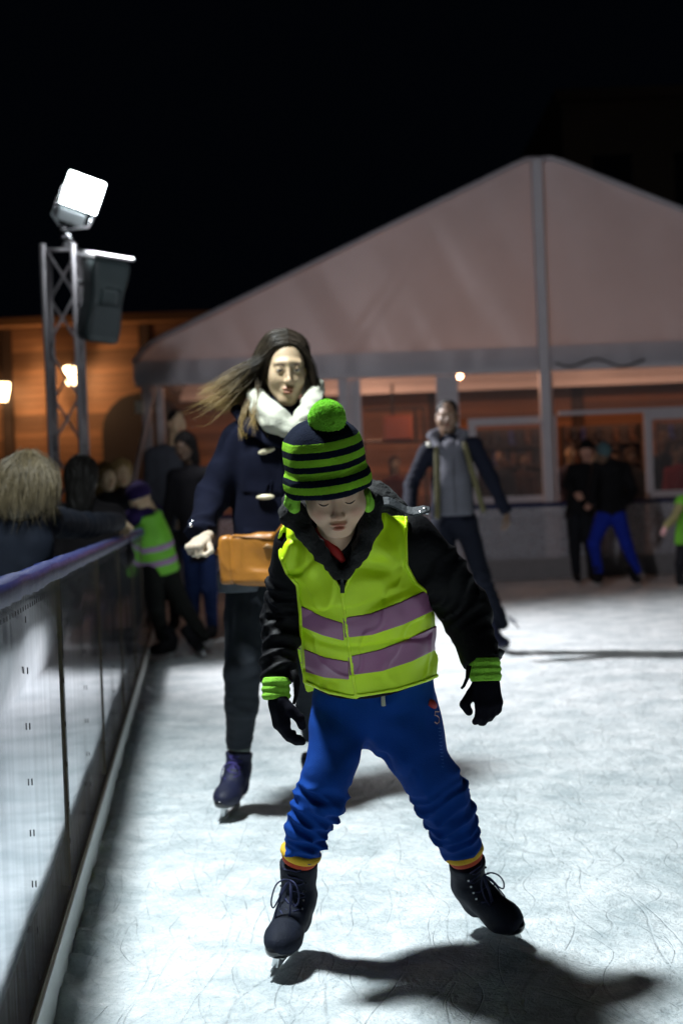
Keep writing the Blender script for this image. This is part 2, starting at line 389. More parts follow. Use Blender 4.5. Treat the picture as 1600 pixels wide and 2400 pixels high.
def rink_board(y0, y1, label):
    t = thing('rink_board', label, 'rink board', bp_(y0, 0, 0), 'rink boards along the left edge of the ice')
    k = 22; V = []; F = []
    yy = np.linspace(y0+.004, y1-.004, k); rows = np.linspace(.128, 1.0, 5)
    for s in (0, 1):
        for zz in rows:
            for y in yy:
                a = (y-y0)/(y1-y0); bul = .0018*abs(math.sin(2*math.pi*a))**.8*(1-.3*(zz)) if s == 0 else -.02
                V.append(bp_(y, bul, zz))
    for s in (0, 1):
        for r_ in range(4):
            for c in range(k-1):
                q = [s*5*k+r_*k+c, s*5*k+r_*k+c+1, s*5*k+(r_+1)*k+c+1, s*5*k+(r_+1)*k+c]; F.append(tuple(q if s else q[::-1]))
    for r_ in range(4):
        for c in (0, k-1):
            F.append((r_*k+c, (r_+1)*k+c, 5*k+(r_+1)*k+c, 5*k+r_*k+c))
    for c in range(k-1):
        F.append((c, c+1, 5*k+c+1, 5*k+c)); F.append((4*k+c, 4*k+c+1, 9*k+c+1, 9*k+c))
    pn = mesh_obj('panel', V, F, M_BOARD, t)
    ks = MB(); ks.add([bp_(y0, .014, .0), bp_(y1, .014, .0), bp_(y1, .014, .118), bp_(y0, .014, .118), bp_(y0, -.02, .0), bp_(y1, -.02, .0), bp_(y1, -.02, .118), bp_(y0, -.02, .118)],
                      [(0, 3, 2, 1), (4, 5, 6, 7), (3, 7, 6, 2), (0, 1, 5, 4), (0, 4, 7, 3), (1, 2, 6, 5)])
    bevel(ks.build('kick_strip', M_KICK, t), .004)
    sm = MB(); sm.add([bp_(y0, .010, .118), bp_(y1, .010, .118), bp_(y1, .007, .128), bp_(y0, .007, .128), bp_(y0, -.02, .118), bp_(y1, -.02, .118), bp_(y1, -.02, .128), bp_(y0, -.02, .128)],
                      [(0, 3, 2, 1), (4, 5, 6, 7), (0, 4, 7, 3), (1, 2, 6, 5), (3, 7, 6, 2)]); sm.build('seam', M_SEAM, t)
    n_ = 40; pts = [bp_(y0+(y1-y0)*i/(n_-1), -.012, 1.013+.003*noise(np.array([[y0+(y1-y0)*i/(n_-1), 0, 0]]), 6)[0]) for i in range(n_)]
    rl = MB(); prof = [(.024, -.030), (.028, .0), (.022, .014), (.0, .020), (-.022, .014), (-.028, -.004), (-.022, -.030)]
    v = []; nn = len(prof)
    for i in range(n_):
        wob = 1+.10*noise(np.array([[i*1.7+y0*9, 3, 0]]), .8)[0]
        v += [pts[i]+BN*a*wob+_v(0, 0, b*wob) for a, b in prof]
    f = [(i*nn+j, (i+1)*nn+j, (i+1)*nn+(j+1) % nn, i*nn+(j+1) % nn) for i in range(n_-1) for j in range(nn)]
    rl.add(v, f); rl.build('hand_rail', M_RAIL, t, smooth=True)
    # posts behind the panel and the line of small fixings
    for y in (y0+.05, (y0+y1)/2):
        c = bp_(y, -.045, .5); MB().obox(c, [BN, BDIR, _v(0, 0, 1)], (.024, .03, .49)).build('post', M_ALU, t)
    sc = MB()
    for y in (y0+.012, (y0+y1)/2):
        for z_ in (.16, .26, .36, .47, .58, .70, .82, .93): c = bp_(y, .004, z_); sc.obox(c, [BN, BDIR, _v(0, 0, 1)], (.0012, .0018, .007))
    k_ = int((y1-y0)/.045)
    for i in range(k_): c = bp_(y0+.02+i*.045, .004, .955); sc.obox(c, [BN, BDIR, _v(0, 0, 1)], (.001, .0014, .005))
    s_ = sc.build('fixing', M_SCREW, t); s_['kind'] = 'stuff'
    j = MB().obox(bp_(y0, .001, .56), [BN, BDIR, _v(0, 0, 1)], (.003, .0016, .42)); j.build('joint_strip', M_SEAM, t)
    return t
yb = [2.24+1.64*i for i in range(12)]
lab = ['nearest glossy rink board panel in the bottom left corner', 'second glossy rink board panel beside the boy, with the joint by the blonde woman']
for i in range(11):
    L = lab[i] if i < 2 else ('glossy rink board panel below the blonde woman\'s outstretched arm' if i == 2 else ('glossy rink board panel below the dark haired spectator' if i == 3 else ('glossy rink board panel beside the child in the green vest' if i == 5 else ('glossy rink board panel just short of the leaning child' if i == 4 else ['', '', '', '', '', '', 'glossy rink board panel just beyond the child in the green vest', 'glossy rink board panel below the group by the tent corner', 'third glossy rink board panel from the far end of the left row', 'second glossy rink board panel from the far end of the left row', 'farthest glossy rink board panel of the left row'][i]))))
    rink_board(yb[i], yb[i+1], L)
rink_board(yb[0]-1.64, yb[0], 'glossy rink board panel just outside the lower left corner')
rink_board(yb[0]-3.28, yb[0]-1.64, 'glossy rink board panel level with the camera')
# ---- far rink boards in front of the tent
M_CLEAR = mat('scratched_clear_panel', (0.55, 0.57, 0.62), rough=.25, var=.1, alpha=.38)
FY = 20.0
fx = [-2.3+2.0*i for i in range(8)]
for i in range(7):
    x0, x1 = fx[i], fx[i+1]
    if 4.75 < x0 < 5.2 and False: continue
    t = thing('far_rink_board', ['far clear board panel behind the boy', 'far clear board panel left of the standing man', 'far clear board panel below the tent doors, behind the skating man', 'far clear board panel right of the skating man',
              'far clear board panel behind the skater in blue trousers', 'far clear board panel at the right edge', 'far clear board panel beyond the right edge'][i], 'rink board', (x0, FY, 0), 'clear boards along the far edge of the ice')
    MB().box((x0+.01, FY, .30), (x1-.01, FY+.012, 1.02)).build('clear_panel', M_CLEAR, t)
    bevel(MB().box((x0, FY-.015, 0), (x1, FY+.03, .30)).build('kick_strip', mat('grey_kick', (0.20, 0.19, 0.19), rough=.6), t), .006)
    bevel(MB().box((x0, FY-.04, 1.02), (x1, FY+.05, 1.08)).build('hand_rail', M_RAIL, t), .01)
    MB().box((x0+.01, FY+.032, .0), (x0+.06, FY+.08, 1.02)).build('post', M_ALU, t)
# ---- the party tent
TY = 21.0
def tz(px, py, d=TY): return at(px, py, d)
XR = at(1262, 365, TY)[0]; XL = at(322, 840, TY)[0]; HW = XR-XL; XE = XR+HW
ZR = 6.2; ZE = 3.50; ZV = 3.20
def pvc(name, col, tr=0.35, bump=.3):
    m = bpy.data.materials.new(name); m.use_nodes = True; n = m.node_tree.nodes; l = m.node_tree.links
    b = n['Principled BSDF']; b.inputs['Roughness'].default_value = .38
    tc = n.new('ShaderNodeTexCoord'); q = n.new('ShaderNodeTexNoise'); q.inputs['Scale'].default_value = .7; q.inputs['Detail'].default_value = 6; l.new(tc.outputs['Object'], q.inputs[0])
    r = n.new('ShaderNodeValToRGB'); r.color_ramp.elements[0].position = .3; r.color_ramp.elements[1].position = .7
    r.color_ramp.elements[0].color = (*[c*.86 for c in col], 1); r.color_ramp.elements[1].color = (*col, 1); l.new(q.outputs[0], r.inputs[0]); l.new(r.outputs[0], b.inputs['Base Color'])
    t = n.new('ShaderNodeBsdfTranslucent'); l.new(r.outputs[0], t.inputs[0]); mx = n.new('ShaderNodeMixShader'); mx.inputs[0].default_value = tr
    l.new(b.outputs[0], mx.inputs[1]); l.new(t.outputs[0], mx.inputs[2]); l.new(mx.outputs[0], n['Material Output'].inputs[0]); return m
M_PVC = pvc('white_tent_fabric', (0.64, 0.62, 0.66), .24)
M_FRAME = mat('grey_door_frame', (0.56, 0.54, 0.57), rough=.5, var=.06)
M_POLE = mat('tent_pole', (0.60, 0.58, 0.61), rough=.5, metal=.0, var=.06)
tent = thing('party_tent', 'large white gabled party tent with glazed front behind the rink', 'tent', (XR, TY, 0))
def gable():
    nx_, nz_ = 150, 70; V = []; 
    for j in range(nz_):
        for i in range(nx_):
            a = i/(nx_-1)*2-1; x = XR+a*HW
            top = ZE+(ZR-ZE)*(1-abs(a)); top -= .16*max(0, 1-abs(1-abs(a))/.06)**2 + .05*math.exp(-(a/.02)**2)*0
            if abs(a) < .05: top -= .10*(1-abs(a)/.05)**2
            zz = ZV+(top-ZV)*j/(nz_-1)
            V.append((x, TY, zz))
    V = np.array(V); a = (V[:, 0]-XR)/HW
    # drape: creases fanning down from the ridge side and small puckers over the valance
    rel = V[:, 2]-ZV
    q = np.stack([(V[:, 0]+rel*.45)*2.1, rel*.35, np.zeros(len(V))], 1)
    y = .04*noise(q, .8)+.012*noise(q, 2.0, 5)
    pk = np.exp(-(rel/.25)**2)*.014*np.sin(V[:, 0]*26+4*noise(V, .8)); y += pk*np.clip(-a+.1, 0, 1)
    cr = noise(np.stack([(V[:, 0]-.75*rel)*1.3, rel*.12, np.zeros(len(V))], 1), 1.6, 21); y += -.05*np.clip(cr-.35, 0, 1)*2*np.clip(-a, 0, 1)
    V[:, 1] += y
    idx = np.arange(nx_*nz_).reshape(nz_, nx_); F = np.stack([idx[:-1, :-1], idx[:-1, 1:], idx[1:, 1:], idx[1:, :-1]], -1).reshape(-1, 4)
    return mesh_obj('gable_fabric', V, F, M_PVC, tent)
gable()
DEP = 6.0
for s in (-1, 1):
    k = 30; V = []; F = []
    for j in range(14):
        for i in range(k):
            a = i/(k-1); x = XR+s*a*(HW+.06); zz = ZR+.03+(ZE-ZR)*a-(.16*max(0, 1-(1-a)/.06)**2)-(.10*(1-a/.05)**2 if a < .05 else 0)
            V.append((x, TY-.08+DEP*j/13, zz-.05*math.sin(math.pi*((j/13*2) % 1))))
    for j in range(13):
        for i in range(k-1): F.append((j*k+i, j*k+i+1, (j+1)*k+i+1, (j+1)*k+i))
    o = mesh_obj('roof_fabric', V, F, M_PVC, tent); so = o.modifiers.new('thick', 'SOLIDIFY'); so.thickness = .03
    # gable edge hem
    h_ = [(_v(XR+s*a*(HW+.06), TY-.09, ZR+.02+(ZE-ZR)*a-(.16*max(0, 1-(1-a)/.06)**2)-(.10*(1-a/.05)**2 if a < .05 else 0))) for a in np.linspace(0, 1, 40)]
    MB().tube(h_, .035, 8).build('hem', M_PVC, tent, smooth=True)
vl = MB(); vl.box((XL-.04, TY-.10, ZV-.20), (XE+.04, TY-.03, ZV+.02)); bevel(vl.build('eave_beam', M_POLE, tent), .02)
vs = MB()
V = []; k = 240
for j in range(5):
    for i in range(k):
        x = XL-.05+(2*HW+.1)*i/(k-1); V.append((x, TY-.13-.006*math.sin(x*9+2*math.sin(x*3)), ZV-.13+j*.075))
idx = np.arange(k*5).reshape(5, k); F = np.stack([idx[:-1, :-1], idx[:-1, 1:], idx[1:, 1:], idx[1:, :-1]], -1).reshape(-1, 4)
mesh_obj('valance', V, F, M_PVC, tent)
def pxx(px, py=1000): return at(px, py, TY)[0]
def pole(px0, px1, z1, name='post', yy=TY-.02, m=M_POLE, z0=0.0, dp=.07, ref=1000):
    x0, x1 = pxx(px0, ref), pxx(px1, ref); o = MB().box((x0, yy-dp/2, z0), (x1, yy+dp/2, z1)).build(name, m, tent); bevel(o, .01); return o
zt = ZV-.20
pole(336, 358, zt); pole(368, 386, zt, yy=TY+.03)
pole(795, 818, zt); pole(832, 848, zt, yy=TY+.02); pole(818, 832, zt, name='infill_strip', yy=TY+.05, m=M_FRAME, dp=.03)
pole(1024, 1076, zt, name='infill_strip', m=M_FRAME, yy=TY)
x0 = at(1262, 700, TY)[0]
bevel(MB().box((x0-.075, TY-.30, 0.0), (x0+.075, TY-.16, ZR-.12)).build('ridge_pole', M_POLE, tent), .01)
pole(1272, 1298, zt, name='post', yy=TY+.02, m=M_FRAME)
# door frames
def frame_rect(x0, x1, z0, z1, wd, y, m=M_FRAME, name='door_frame', parent=tent):
    b = MB(); b.box((x0, y-.03, z0), (x0+wd, y+.03, z1)).box((x1-wd, y-.03, z0), (x1, y+.03, z1)).box((x0+wd, y-.03, z1-wd), (x1-wd, y+.03, z1)).box((x0+wd, y-.03, z0), (x1-wd, y+.03, z0+wd*1.6))
    return b.build(name, m, parent)
z_head = at(1200, 978, TY)[2]
M_GLASS = mat('tent_glass', (0.6, 0.62, 0.64), rough=.02, trans=0.0, alpha=.07, spec=.5, var=0)
def door(px0, px1, label, y=TY+.01):
    x0, x1 = pxx(px0, 1100), pxx(px1, 1100)
    d = frame_rect(x0, x1, .02, z_head, .11, y, name='door'); d.parent = tent; d.matrix_parent_inverse = Matrix.Identity(4); d['label'] = label
    zm = at(1200, 1168, TY)[2]
    r = MB().box((x0+.11, y-.02, zm-.06), (x1-.11, y+.02, zm+.03)).build('mid_rail', M_FRAME, d)
    MB().box((x0+.11, y-.006, zm+.03), (x1-.11, y+.006, z_head-.11)).build('pane', M_GLASS, d)
    MB().box((x0+.11, y-.012, .18), (x1-.11, y+.012, zm-.06)).build('lower_panel', mat('door_panel', (0.13, 0.125, 0.135), rough=.5), d)
    MB().bar((x1-.17, y-.07, zm+.05), (x1-.17, y-.07, zm+.35), .012).build('handle', M_STEEL, d)
    return d
door(1100, 1306, 'closed glazed door leaf left of the tent entrance')
door(1512, 1720, 'glazed door leaf right of the tent entrance')
MB().box((pxx(1306, 970), TY-.03, z_head+.0), (pxx(1720, 970), TY+.04, z_head+.06)).build('header_rail', M_FRAME, tent)
def pane(px0, px1, z0, z1): 
    o = MB().box((pxx(px0), TY+.045, z0), (pxx(px1), TY+.055, z1)).build('glass_pane', M_GLASS, tent); return o
for a, b in ((386, 560), (562, 795), (848, 1024)): pane(a, b, .35, zt)
pane(1076, 1272, z_head+.02, zt); pane(1300, 1512, z_head+.08, zt); pane(1514, 1750, z_head+.08, zt); pane(1752, 2000, .35, zt)
pole(1750, 1775, zt); pole(2080, 2110, zt)
pole(388, 1100, .35, name='plinth_panel', m=mat('plinth_grey', (0.16, 0.15, 0.16), rough=.6), yy=TY+.05, dp=.04)
V = [(XL, TY+DEP-.1, 3.28), (XE, TY+DEP-.1, 3.28), (XE, TY+DEP-.1, ZE), (XR, TY+DEP-.1, ZR-.1), (XL, TY+DEP-.1, ZE)]
so = mesh_obj('back_gable_fabric', V, [(0, 1, 2, 3, 4)], M_PVC, tent, smooth=False).modifiers.new('thick', 'SOLIDIFY'); so.thickness = .02
# diagonal prop beside the left corner
MB().bar(at(362, 905, TY-.3), at(305, 1170, TY-.8), .03).build('prop', M_POLE, tent, smooth=True)
bevel(MB().box(at(322, 950, TY-.15)+_v(-.03, -.05, -.12), at(322, 950, TY-.15)+_v(.09, .05, .06)).build('junction_box', mat('pale_box', (.45, .45, .36), rough=.5), tent), .01)
MB().box((XL, TY+.2, -.02), (XE, TY+DEP, .0)).build('floor', mat('tent_floor', (.09, .06, .045), rough=.6), tent)
# cables hung under the header
cb = MB()
cb.tube([at(1300+i*14, 850+9*math.sin(i*.7), TY-.2) for i in range(16)], .012, 5); cb.build('cable', M_RUB, tent, smooth=True)
# ---- timber clad building behind, boards one by one
WY = 27.9
M_WOOD = mat('warm_timber_cladding', (0.30, 0.135, 0.06), rough=.65, var=.5, vscale=2.5, stretch=(.35, 1, 6), bump=.3, bscale=12)
_n = M_WOOD.node_tree.nodes; _l = M_WOOD.node_tree.links; _oi = _n.new('ShaderNodeObjectInfo'); _mr = _n.new('ShaderNodeMapRange'); _mr.inputs['To Min'].default_value = .45; _l.new(_oi.outputs['Random'], _mr.inputs[0])
_mx = _n.new('ShaderNodeMix'); _mx.data_type = 'RGBA'; _mx.blend_type = 'MULTIPLY'; _mx.inputs['Factor'].default_value = 1; _b = _n['Principled BSDF']; _src = _b.inputs['Base Color'].links[0].from_socket; _l.new(_src, _mx.inputs['A']); _l.new(_mr.outputs[0], _mx.inputs['B']); _l.new(_mx.outputs['Result'], _b.inputs['Base Color'])
M_WOODD = mat('dark_timber', (0.05, 0.025, 0.015), rough=.7)
bld = thing('timber_building', 'low timber clad building with wall lamps behind the tent', 'building', (0, WY, 0))
xa, xb = -9.2, 15.5; ztop = 4.85
bevel(MB().box((xa, WY+.05, 0), (xb, WY+6, ztop)).build('wall', M_WOODD, bld), .02)
MB().box((xa-.2, WY-.45, ztop+.002), (xb+.2, WY+6.2, ztop+.16)).build('roof', mat('roof_edge', (.20, .085, .03), rough=.7), bld)
piers = [-9.2, -6.45, -3.72, -.9, 1.9, 4.7, 7.5, 10.3, 13.1, 15.5]
shared = {}
for i in range(len(piers)-1):
    L = round(piers[i+1]-piers[i]-.24, 2); key = L
    if key not in shared:
        b = MB().box((0, 0, 0), (L, .035, .145)); shared[key] = b
    for j in range(int(ztop/.155)):
        o = None
        if not isinstance(shared[key], bpy.types.Mesh):
            o = mesh_obj('plank', shared[key].v, shared[key].f, M_WOOD, bld, smooth=False, loc=(0, 0, 0)); shared[key] = o.data
        else:
            o = bpy.data.objects.new('plank', shared[key]); C.objects.link(o); o.parent = bld
        o.location = Vector((piers[i]+.12, WY+.006+random.uniform(0, .010), .04+j*.155))-bld.location
for x in piers:
    MB().box((x-.085, WY-.03, 0), (x+.085, WY+.07, ztop-.01)).build('pier', M_WOODD, bld)
# arched dark doorway left of the tent
da = MB(); xc = at(330, 1000, WY)[0]; v = [(xc-.75, WY-.04, .0), (xc+.75, WY-.04, 0)]
for i in range(13):
    t_ = math.pi*i/12; v.append((xc+.75*math.cos(t_), WY-.04, 2.75+.75*math.sin(t_)))
v2 = [(a, b+.03, c) for a, b, c in v]; n_ = len(v)
da.add(v+v2, [tuple(range(n_-1, -1, -1)), tuple(range(n_, 2*n_))]+[(i, (i+1) % n_, n_+(i+1) % n_, n_+i) for i in range(n_)])
da.build('doorway', mat('dark_opening', (.02, .012, .01), rough=.8), bld)
M_BULB = mat('warm_lamp_glass', (1, .8, .5), emit=(1.0, .70, .38), estr=14, var=0)
M_IRON = mat('black_iron', (.02, .018, .016), rough=.5, metal=.6)
def wall_lamp(p, label, power, group='warm wall lamps on the timber building'):
    t = thing('wall_lamp', label, 'lamp', p, group)
    prof = [(.0, -.13), (.055, -.13), (.075, -.05), (.095, .05), (.105, .12), (.0, .12)]; v = []; n_ = 14
    for r_, z_ in prof:
        for i in range(n_): v.append(_v(*p)+_v(max(r_, .001)*1.3*math.cos(2*math.pi*i/n_), max(r_, .001)*1.3*math.sin(2*math.pi*i/n_), z_*1.35))
    f = [(j*n_+i, j*n_+(i+1) % n_, (j+1)*n_+(i+1) % n_, (j+1)*n_+i) for j in range(len(prof)-1) for i in range(n_)]
    mesh_obj('lamp_shade', v, f, M_BULB, t)
    b = MB().bar(_v(*p)+_v(0, 0, .20), _v(*p)+_v(0, 0, .16), .04, 10, r2=.16); b.bar(_v(*p)+_v(0, 0, .19), _v(*p)+_v(0, .42, .26), .018); b.build('bracket', M_IRON, t)
    point('wall_lamp_light', _v(*p)+_v(0, -.20, -.02), power, (1.0, .64, .34), .06)
p1 = at(167, 880, WY-.42); p2 = at(8, 918, WY-.42)
wall_lamp(p1, 'warm glowing wall lamp seen through the lighting truss', 62)
wall_lamp(p2, 'warm glowing wall lamp at the left edge of the photo', 40)
for px_ in (430, 640):
    pass
# far dark block of flats behind the tent ridge
M_FACADE = mat('dark_facade', (.06, .045, .03), rough=.8, var=.2, vscale=.5)
fl = thing('apartment_block', 'dark tall building standing behind the tent, right side', 'building', (13, 40, 0))
MB().box((6.6, 40, 0), (20, 50, 12.2)).build('wall', M_FACADE, fl)
MB().box((6.4, 39.7, 12.2), (20.2, 50.2, 12.5)).build('cornice', M_FACADE, fl)
for i in range(5):
    for j in range(3):
        x = 7.4+i*2.3; zz = 3.0+j*3.0
        wv = MB().box((x, 39.96, zz), (x+1.1, 39.995, zz+1.7)).build('window', mat('dark_window', (.012, .012, .016), rough=.15) if (i+j) == 0 else bpy.data.materials['dark_window'], fl)
        MB().box((x-.08, 39.90, zz-.1), (x+1.18, 39.99, zz-.0)).build('sill', M_FACADE, wv)
# ---- inside the tent: real ceiling lamps
M_CLAMP = mat('ceiling_lamp_glass', (1, .75, .55), emit=(1.0, .60, .38), estr=9, var=0)
for i, (px_, py_, d_, pw) in enumerate(((1076, 877, 23.0, 50), (1500, 860, 24.5, 60), (880, 850, 24.8, 80), (600, 860, 24.0, 52), (1850, 860, 24.0, 50))):
    p = at(px_, py_, d_)
    if i: p[2] = 3.55
    t = thing('pendant_lamp', ['small warm pendant lamp glowing just right of the wide tent post', 'warm pendant lamp hanging above the tent entrance', 'warm pendant lamp hanging behind the second tent pane',
              'warm pendant lamp hanging in the left end of the tent', 'warm pendant lamp right of the frame'][i], 'lamp', p, 'pendant lamps inside the tent')
    v = []; n_ = 12
    for j in range(7):
        a = math.pi*j/6
        for q in range(n_): v.append(p+_v(.055*math.sin(a)*math.cos(2*math.pi*q/n_)+1e-4, .055*math.sin(a)*math.sin(2*math.pi*q/n_), .075*math.cos(a)))
    mesh_obj('bulb', v, [(j*n_+q, j*n_+(q+1) % n_, (j+1)*n_+(q+1) % n_, (j+1)*n_+q) for j in range(6) for q in range(n_)], M_CLAMP, t)
    MB().bar(p+_v(0, 0, .07), p+_v(0, 0, 1.1), .008).build('cord', M_RUB, t)
    point('pendant_light', p+_v(0, -.1, -.16), pw, (1.0, .50, .30), .07)
# inner back of the tent: beam, skate shelves, heater frame and speaker
bm = thing('tent_inner_beam', 'grey horizontal beam across the back of the tent interior', 'beam', (2.5, 26.6, 3.26))
MB().box((XL, 26.55, 3.20), (XE, 26.68, 3.32)).build('beam', M_POLE, bm)
M_SHELF = mat('dark_shelf_board', (.035, .022, .018), rough=.6)
M_BOOTD = [mat('rental_boot_black', (.012, .012, .018), rough=.4), mat('rental_boot_brown', (.07, .03, .015), rough=.5), mat('rental_boot_blue', (.02, .03, .12), rough=.4)]
def shelf(px0, px1, d, label):
    x0 = at(px0, 1000, d)[0]; x1 = at(px1, 1000, d)[0]
    t = thing('skate_shelf', label, 'shelf', (x0, d, 0), 'shelves of rental skates inside the tent')
    for z_ in (.55, .95, 1.35, 1.75, 2.12): MB().box((x0+.03, d-.15, z_-.03), (x1-.03, d+.2, z_)).build('shelf_board', M_SHELF, t)
    for xx in (x0, x1-.03): MB().box((xx, d-.15, 0), (xx+.03, d+.2, 2.45)).build('side_panel', M_SHELF, t)
    MB().box((x0+.03, d+.2, .3), (x1-.03, d+.22, 2.45)).build('back_panel', M_SHELF, t)
    return x0, x1, [1.35, 1.75, 2.12]
def boot_mesh():
    def f(P): return smin(cone(P, _v(0, .05, .06), _v(0, .05, .24), .045, .055), cone(P, _v(0, .04, .045), _v(0, -.13, .035), .045, .035), .03)
    V, F = nets(f, (-.07, -.2, 0), (.07, .13, .3), .016); return V, F
bv, bf = boot_mesh(); boot_me = {}
def shelf_boots(x0, x1, d, zs, where):
    k = int((x1-x0-.1)/.15)
    for z_ in zs:
        for i in range(k):
            if random.random() < .15: continue
            c = random.randrange(3)
            if c not in boot_me:
                o = mesh_obj('rental_skate', bv, bf, M_BOOTD[c], None); boot_me[c] = o.data
            else: o = bpy.data.objects.new('rental_skate', boot_me[c]); C.objects.link(o)
            o.location = (x0+.1+i*.15, d-.02, z_); o.rotation_euler = (0, 0, random.uniform(-.3, .3)); 
            setp(o, 'rental skate in a row on the '+{1.35: 'lower', 1.75: 'middle', 2.12: 'upper'}[z_]+' shelf seen '+where.replace(' of the photo', ''), 'ice skate', 'rental skates on the shelves '+where)
for a, b, d_, L in ((1090, 1290, 26.2, 'skate shelf seen through the closed door leaf'), (1315, 1500, 26.2, 'skate shelf seen through the tent entrance'), (1540, 1760, 26.2, 'skate shelf seen at the right edge of the photo')):
    x0, x1, zs = shelf(a, b, d_, L); shelf_boots(x0, x1, d_, zs, L.split('shelf seen ')[1])
# rectangular wire stand with an orange box behind the second pane
ws = thing('equipment_stand', 'dark metal rack with an orange brown box behind the second tent pane', 'rack', at(915, 1000, 23.5))
w_ = MB(); a = at(852, 962, 23.5); b = at(992, 955, 23.5); c = at(995, 1035, 23.5); d = at(852, 1035, 23.5)
for p, q in ((a, b), (b, c), (c, d), (at(972, 958, 23.5), at(975, 1035, 23.5)), (at(918, 900, 23.5), at(920, 1000, 23.5)), (c, at(995, 1035, 23.5)*_v(1, 1, 0)), (d, d*_v(1, 1, 0))): w_.bar(p, q, .022, 6)
w_.build('frame', M_IRON, ws)
bb = MB(); lo = at(900, 1032, 23.4); hi = at(962, 975, 23.6); bb.box((lo[0], 23.3, lo[2]), (hi[0], 23.7, hi[2])); bevel(bb.build('box', mat('orange_brown_box', (.30, .07, .02), rough=.5), ws), .02)
# ---- lighting truss with floodlight and loudspeaker
def truss_tower(base, top_z, lean_pts, label, d):
    t = thing('lighting_truss', label, 'lighting truss', base, 'lighting trusses outside the left boards')
    a0, a1, b0, b1 = lean_pts; dy = _v(0, .24, 0)
    for p, q in ((a0, a1), (b0, b1), (a0+dy, a1+dy), (b0+dy, b1+dy)): MB().bar(p, q, .026, 10).build('chord', M_ALU, t, smooth=True)
    n_ = int(top_z/.42)
    for off in (_v(0, 0, 0), dy):
        for i in range(n_):
            s0, s1 = i/n_, (i+1)/n_; L0 = a0+(a1-a0)*s0; L1 = a0+(a1-a0)*s1; R0 = b0+(b1-b0)*s0; R1 = b0+(b1-b0)*s1
            p, q = (L0, R1) if i % 2 == (0 if off[1] == 0 else 1) else (R0, L1)
            MB().bar(p+off, q+off, .012, 6).build('brace', M_ALU, t, smooth=True)
    for i in range(n_):
        s0, s1 = i/n_, (i+1)/n_
        for u0, u1 in ((a0, a1), (b0, b1)):
            P0 = u0+(u1-u0)*s0; P1 = u0+(u1-u0)*s1; p, q = (P0, P1+dy) if i % 2 else (P0+dy, P1); MB().bar(p, q, .012, 6).build('brace', M_ALU, t, smooth=True)
    MB().bar(a1-_v(0, 0, .05), b1-_v(0, 0, .05), .014, 6).build('end_bar', M_ALU, t, smooth=True)
    MB().box((min(a0[0], b0[0])-.15, base[1]-.15, 0), (max(a0[0], b0[0])+.15, base[1]+.4, .03)).build('base_plate', M_ALU, t)
    return t
TD = 12.0
ta1 = at(100, 572, TD); tb1 = at(172, 572, TD)
ta0 = _v(ta1[0]+.005, TD, 0); tb0 = _v(tb1[0]+.005, TD, 0)
truss_tower(_v((ta0[0]+tb0[0])/2, TD, 0), ta1[2], (ta0, ta1, tb0, tb1), 'grey metal lighting truss carrying the bright floodlight and loudspeaker', TD)
M_FLOOD = mat('floodlight_glass', (1, 1, 1), emit=(.90, .96, 1.0), estr=60, var=0)
def floodlight(c, fwd, roll, wd, hh, base, label):
    t = thing('floodlight', label, 'floodlight', base, 'floodlights on the trusses')
    fwd = np.asarray(fwd, float); fwd /= np.linalg.norm(fwd); up = _v(math.sin(roll), 0, math.cos(roll))
    fr = axes_frame(c, up-fwd*(up @ fwd), fwd)
    ax = [fr.R[:, 0], fr.R[:, 1], fr.R[:, 2]]
    g = MB().obox(fr.w(0, 0, 0), ax, (wd/2, .006, hh/2)); bevel(g.build('lens', M_FLOOD, t), .03, 3)
    bk = MB(); n = [fr.w(x, y, z_) for x, y, z_ in ((-wd/2-.015, .01, -hh/2-.015), (wd/2+.015, .01, -hh/2-.015), (wd/2+.015, .01, hh/2+.015), (-wd/2-.015, .01, hh/2+.015), (-wd/3, .16, -hh/3), (wd/3, .16, -hh/3), (wd/3, .16, hh/3), (-wd/3, .16, hh/3))]
    bk.add(n, [(0, 1, 2, 3), (4, 7, 6, 5), (0, 4, 5, 1), (1, 5, 6, 2), (2, 6, 7, 3), (3, 7, 4, 0)]); bevel(bk.build('housing', M_BLACKPL, t), .01)
    bx = MB().obox(fr.w(-.03, .06, -hh/2-.09), ax, (wd/2.6, .05, .055)); bevel(bx.build('driver_box', mat('lamp_driver_grey', (.22, .25, .26), rough=.4), t), .01)
    br = MB(); br.tube([fr.w(-wd/2-.02, .03, 0), fr.w(-wd/2-.03, .05, -hh/2-.12), fr.w(-.06, .06, -hh/2-.22), fr.w(wd/2-.02, .05, -hh/2-.12), fr.w(wd/2+.02, .03, 0)], .014, 6)
    br.build('bracket', M_STEEL, t, smooth=True)
    cl = MB(); cl.bar(fr.w(-.06, .06, -hh/2-.20), base, .022, 8)
    for k in range(3): q = fr.w(-.06+.03*k, .05, -hh/2-.2-.06*k); cl.bar(q-_v(.03, 0, 0), q+_v(.03, 0, 0), .028, 10)
    cl.build('clamp', M_STEEL, t, smooth=True)
    return t
floodlight(FAR_LAMP, (.30, -1, -.30), math.radians(19), .31, .27, tb1, 'blazing white square floodlight clamped on top of the truss')
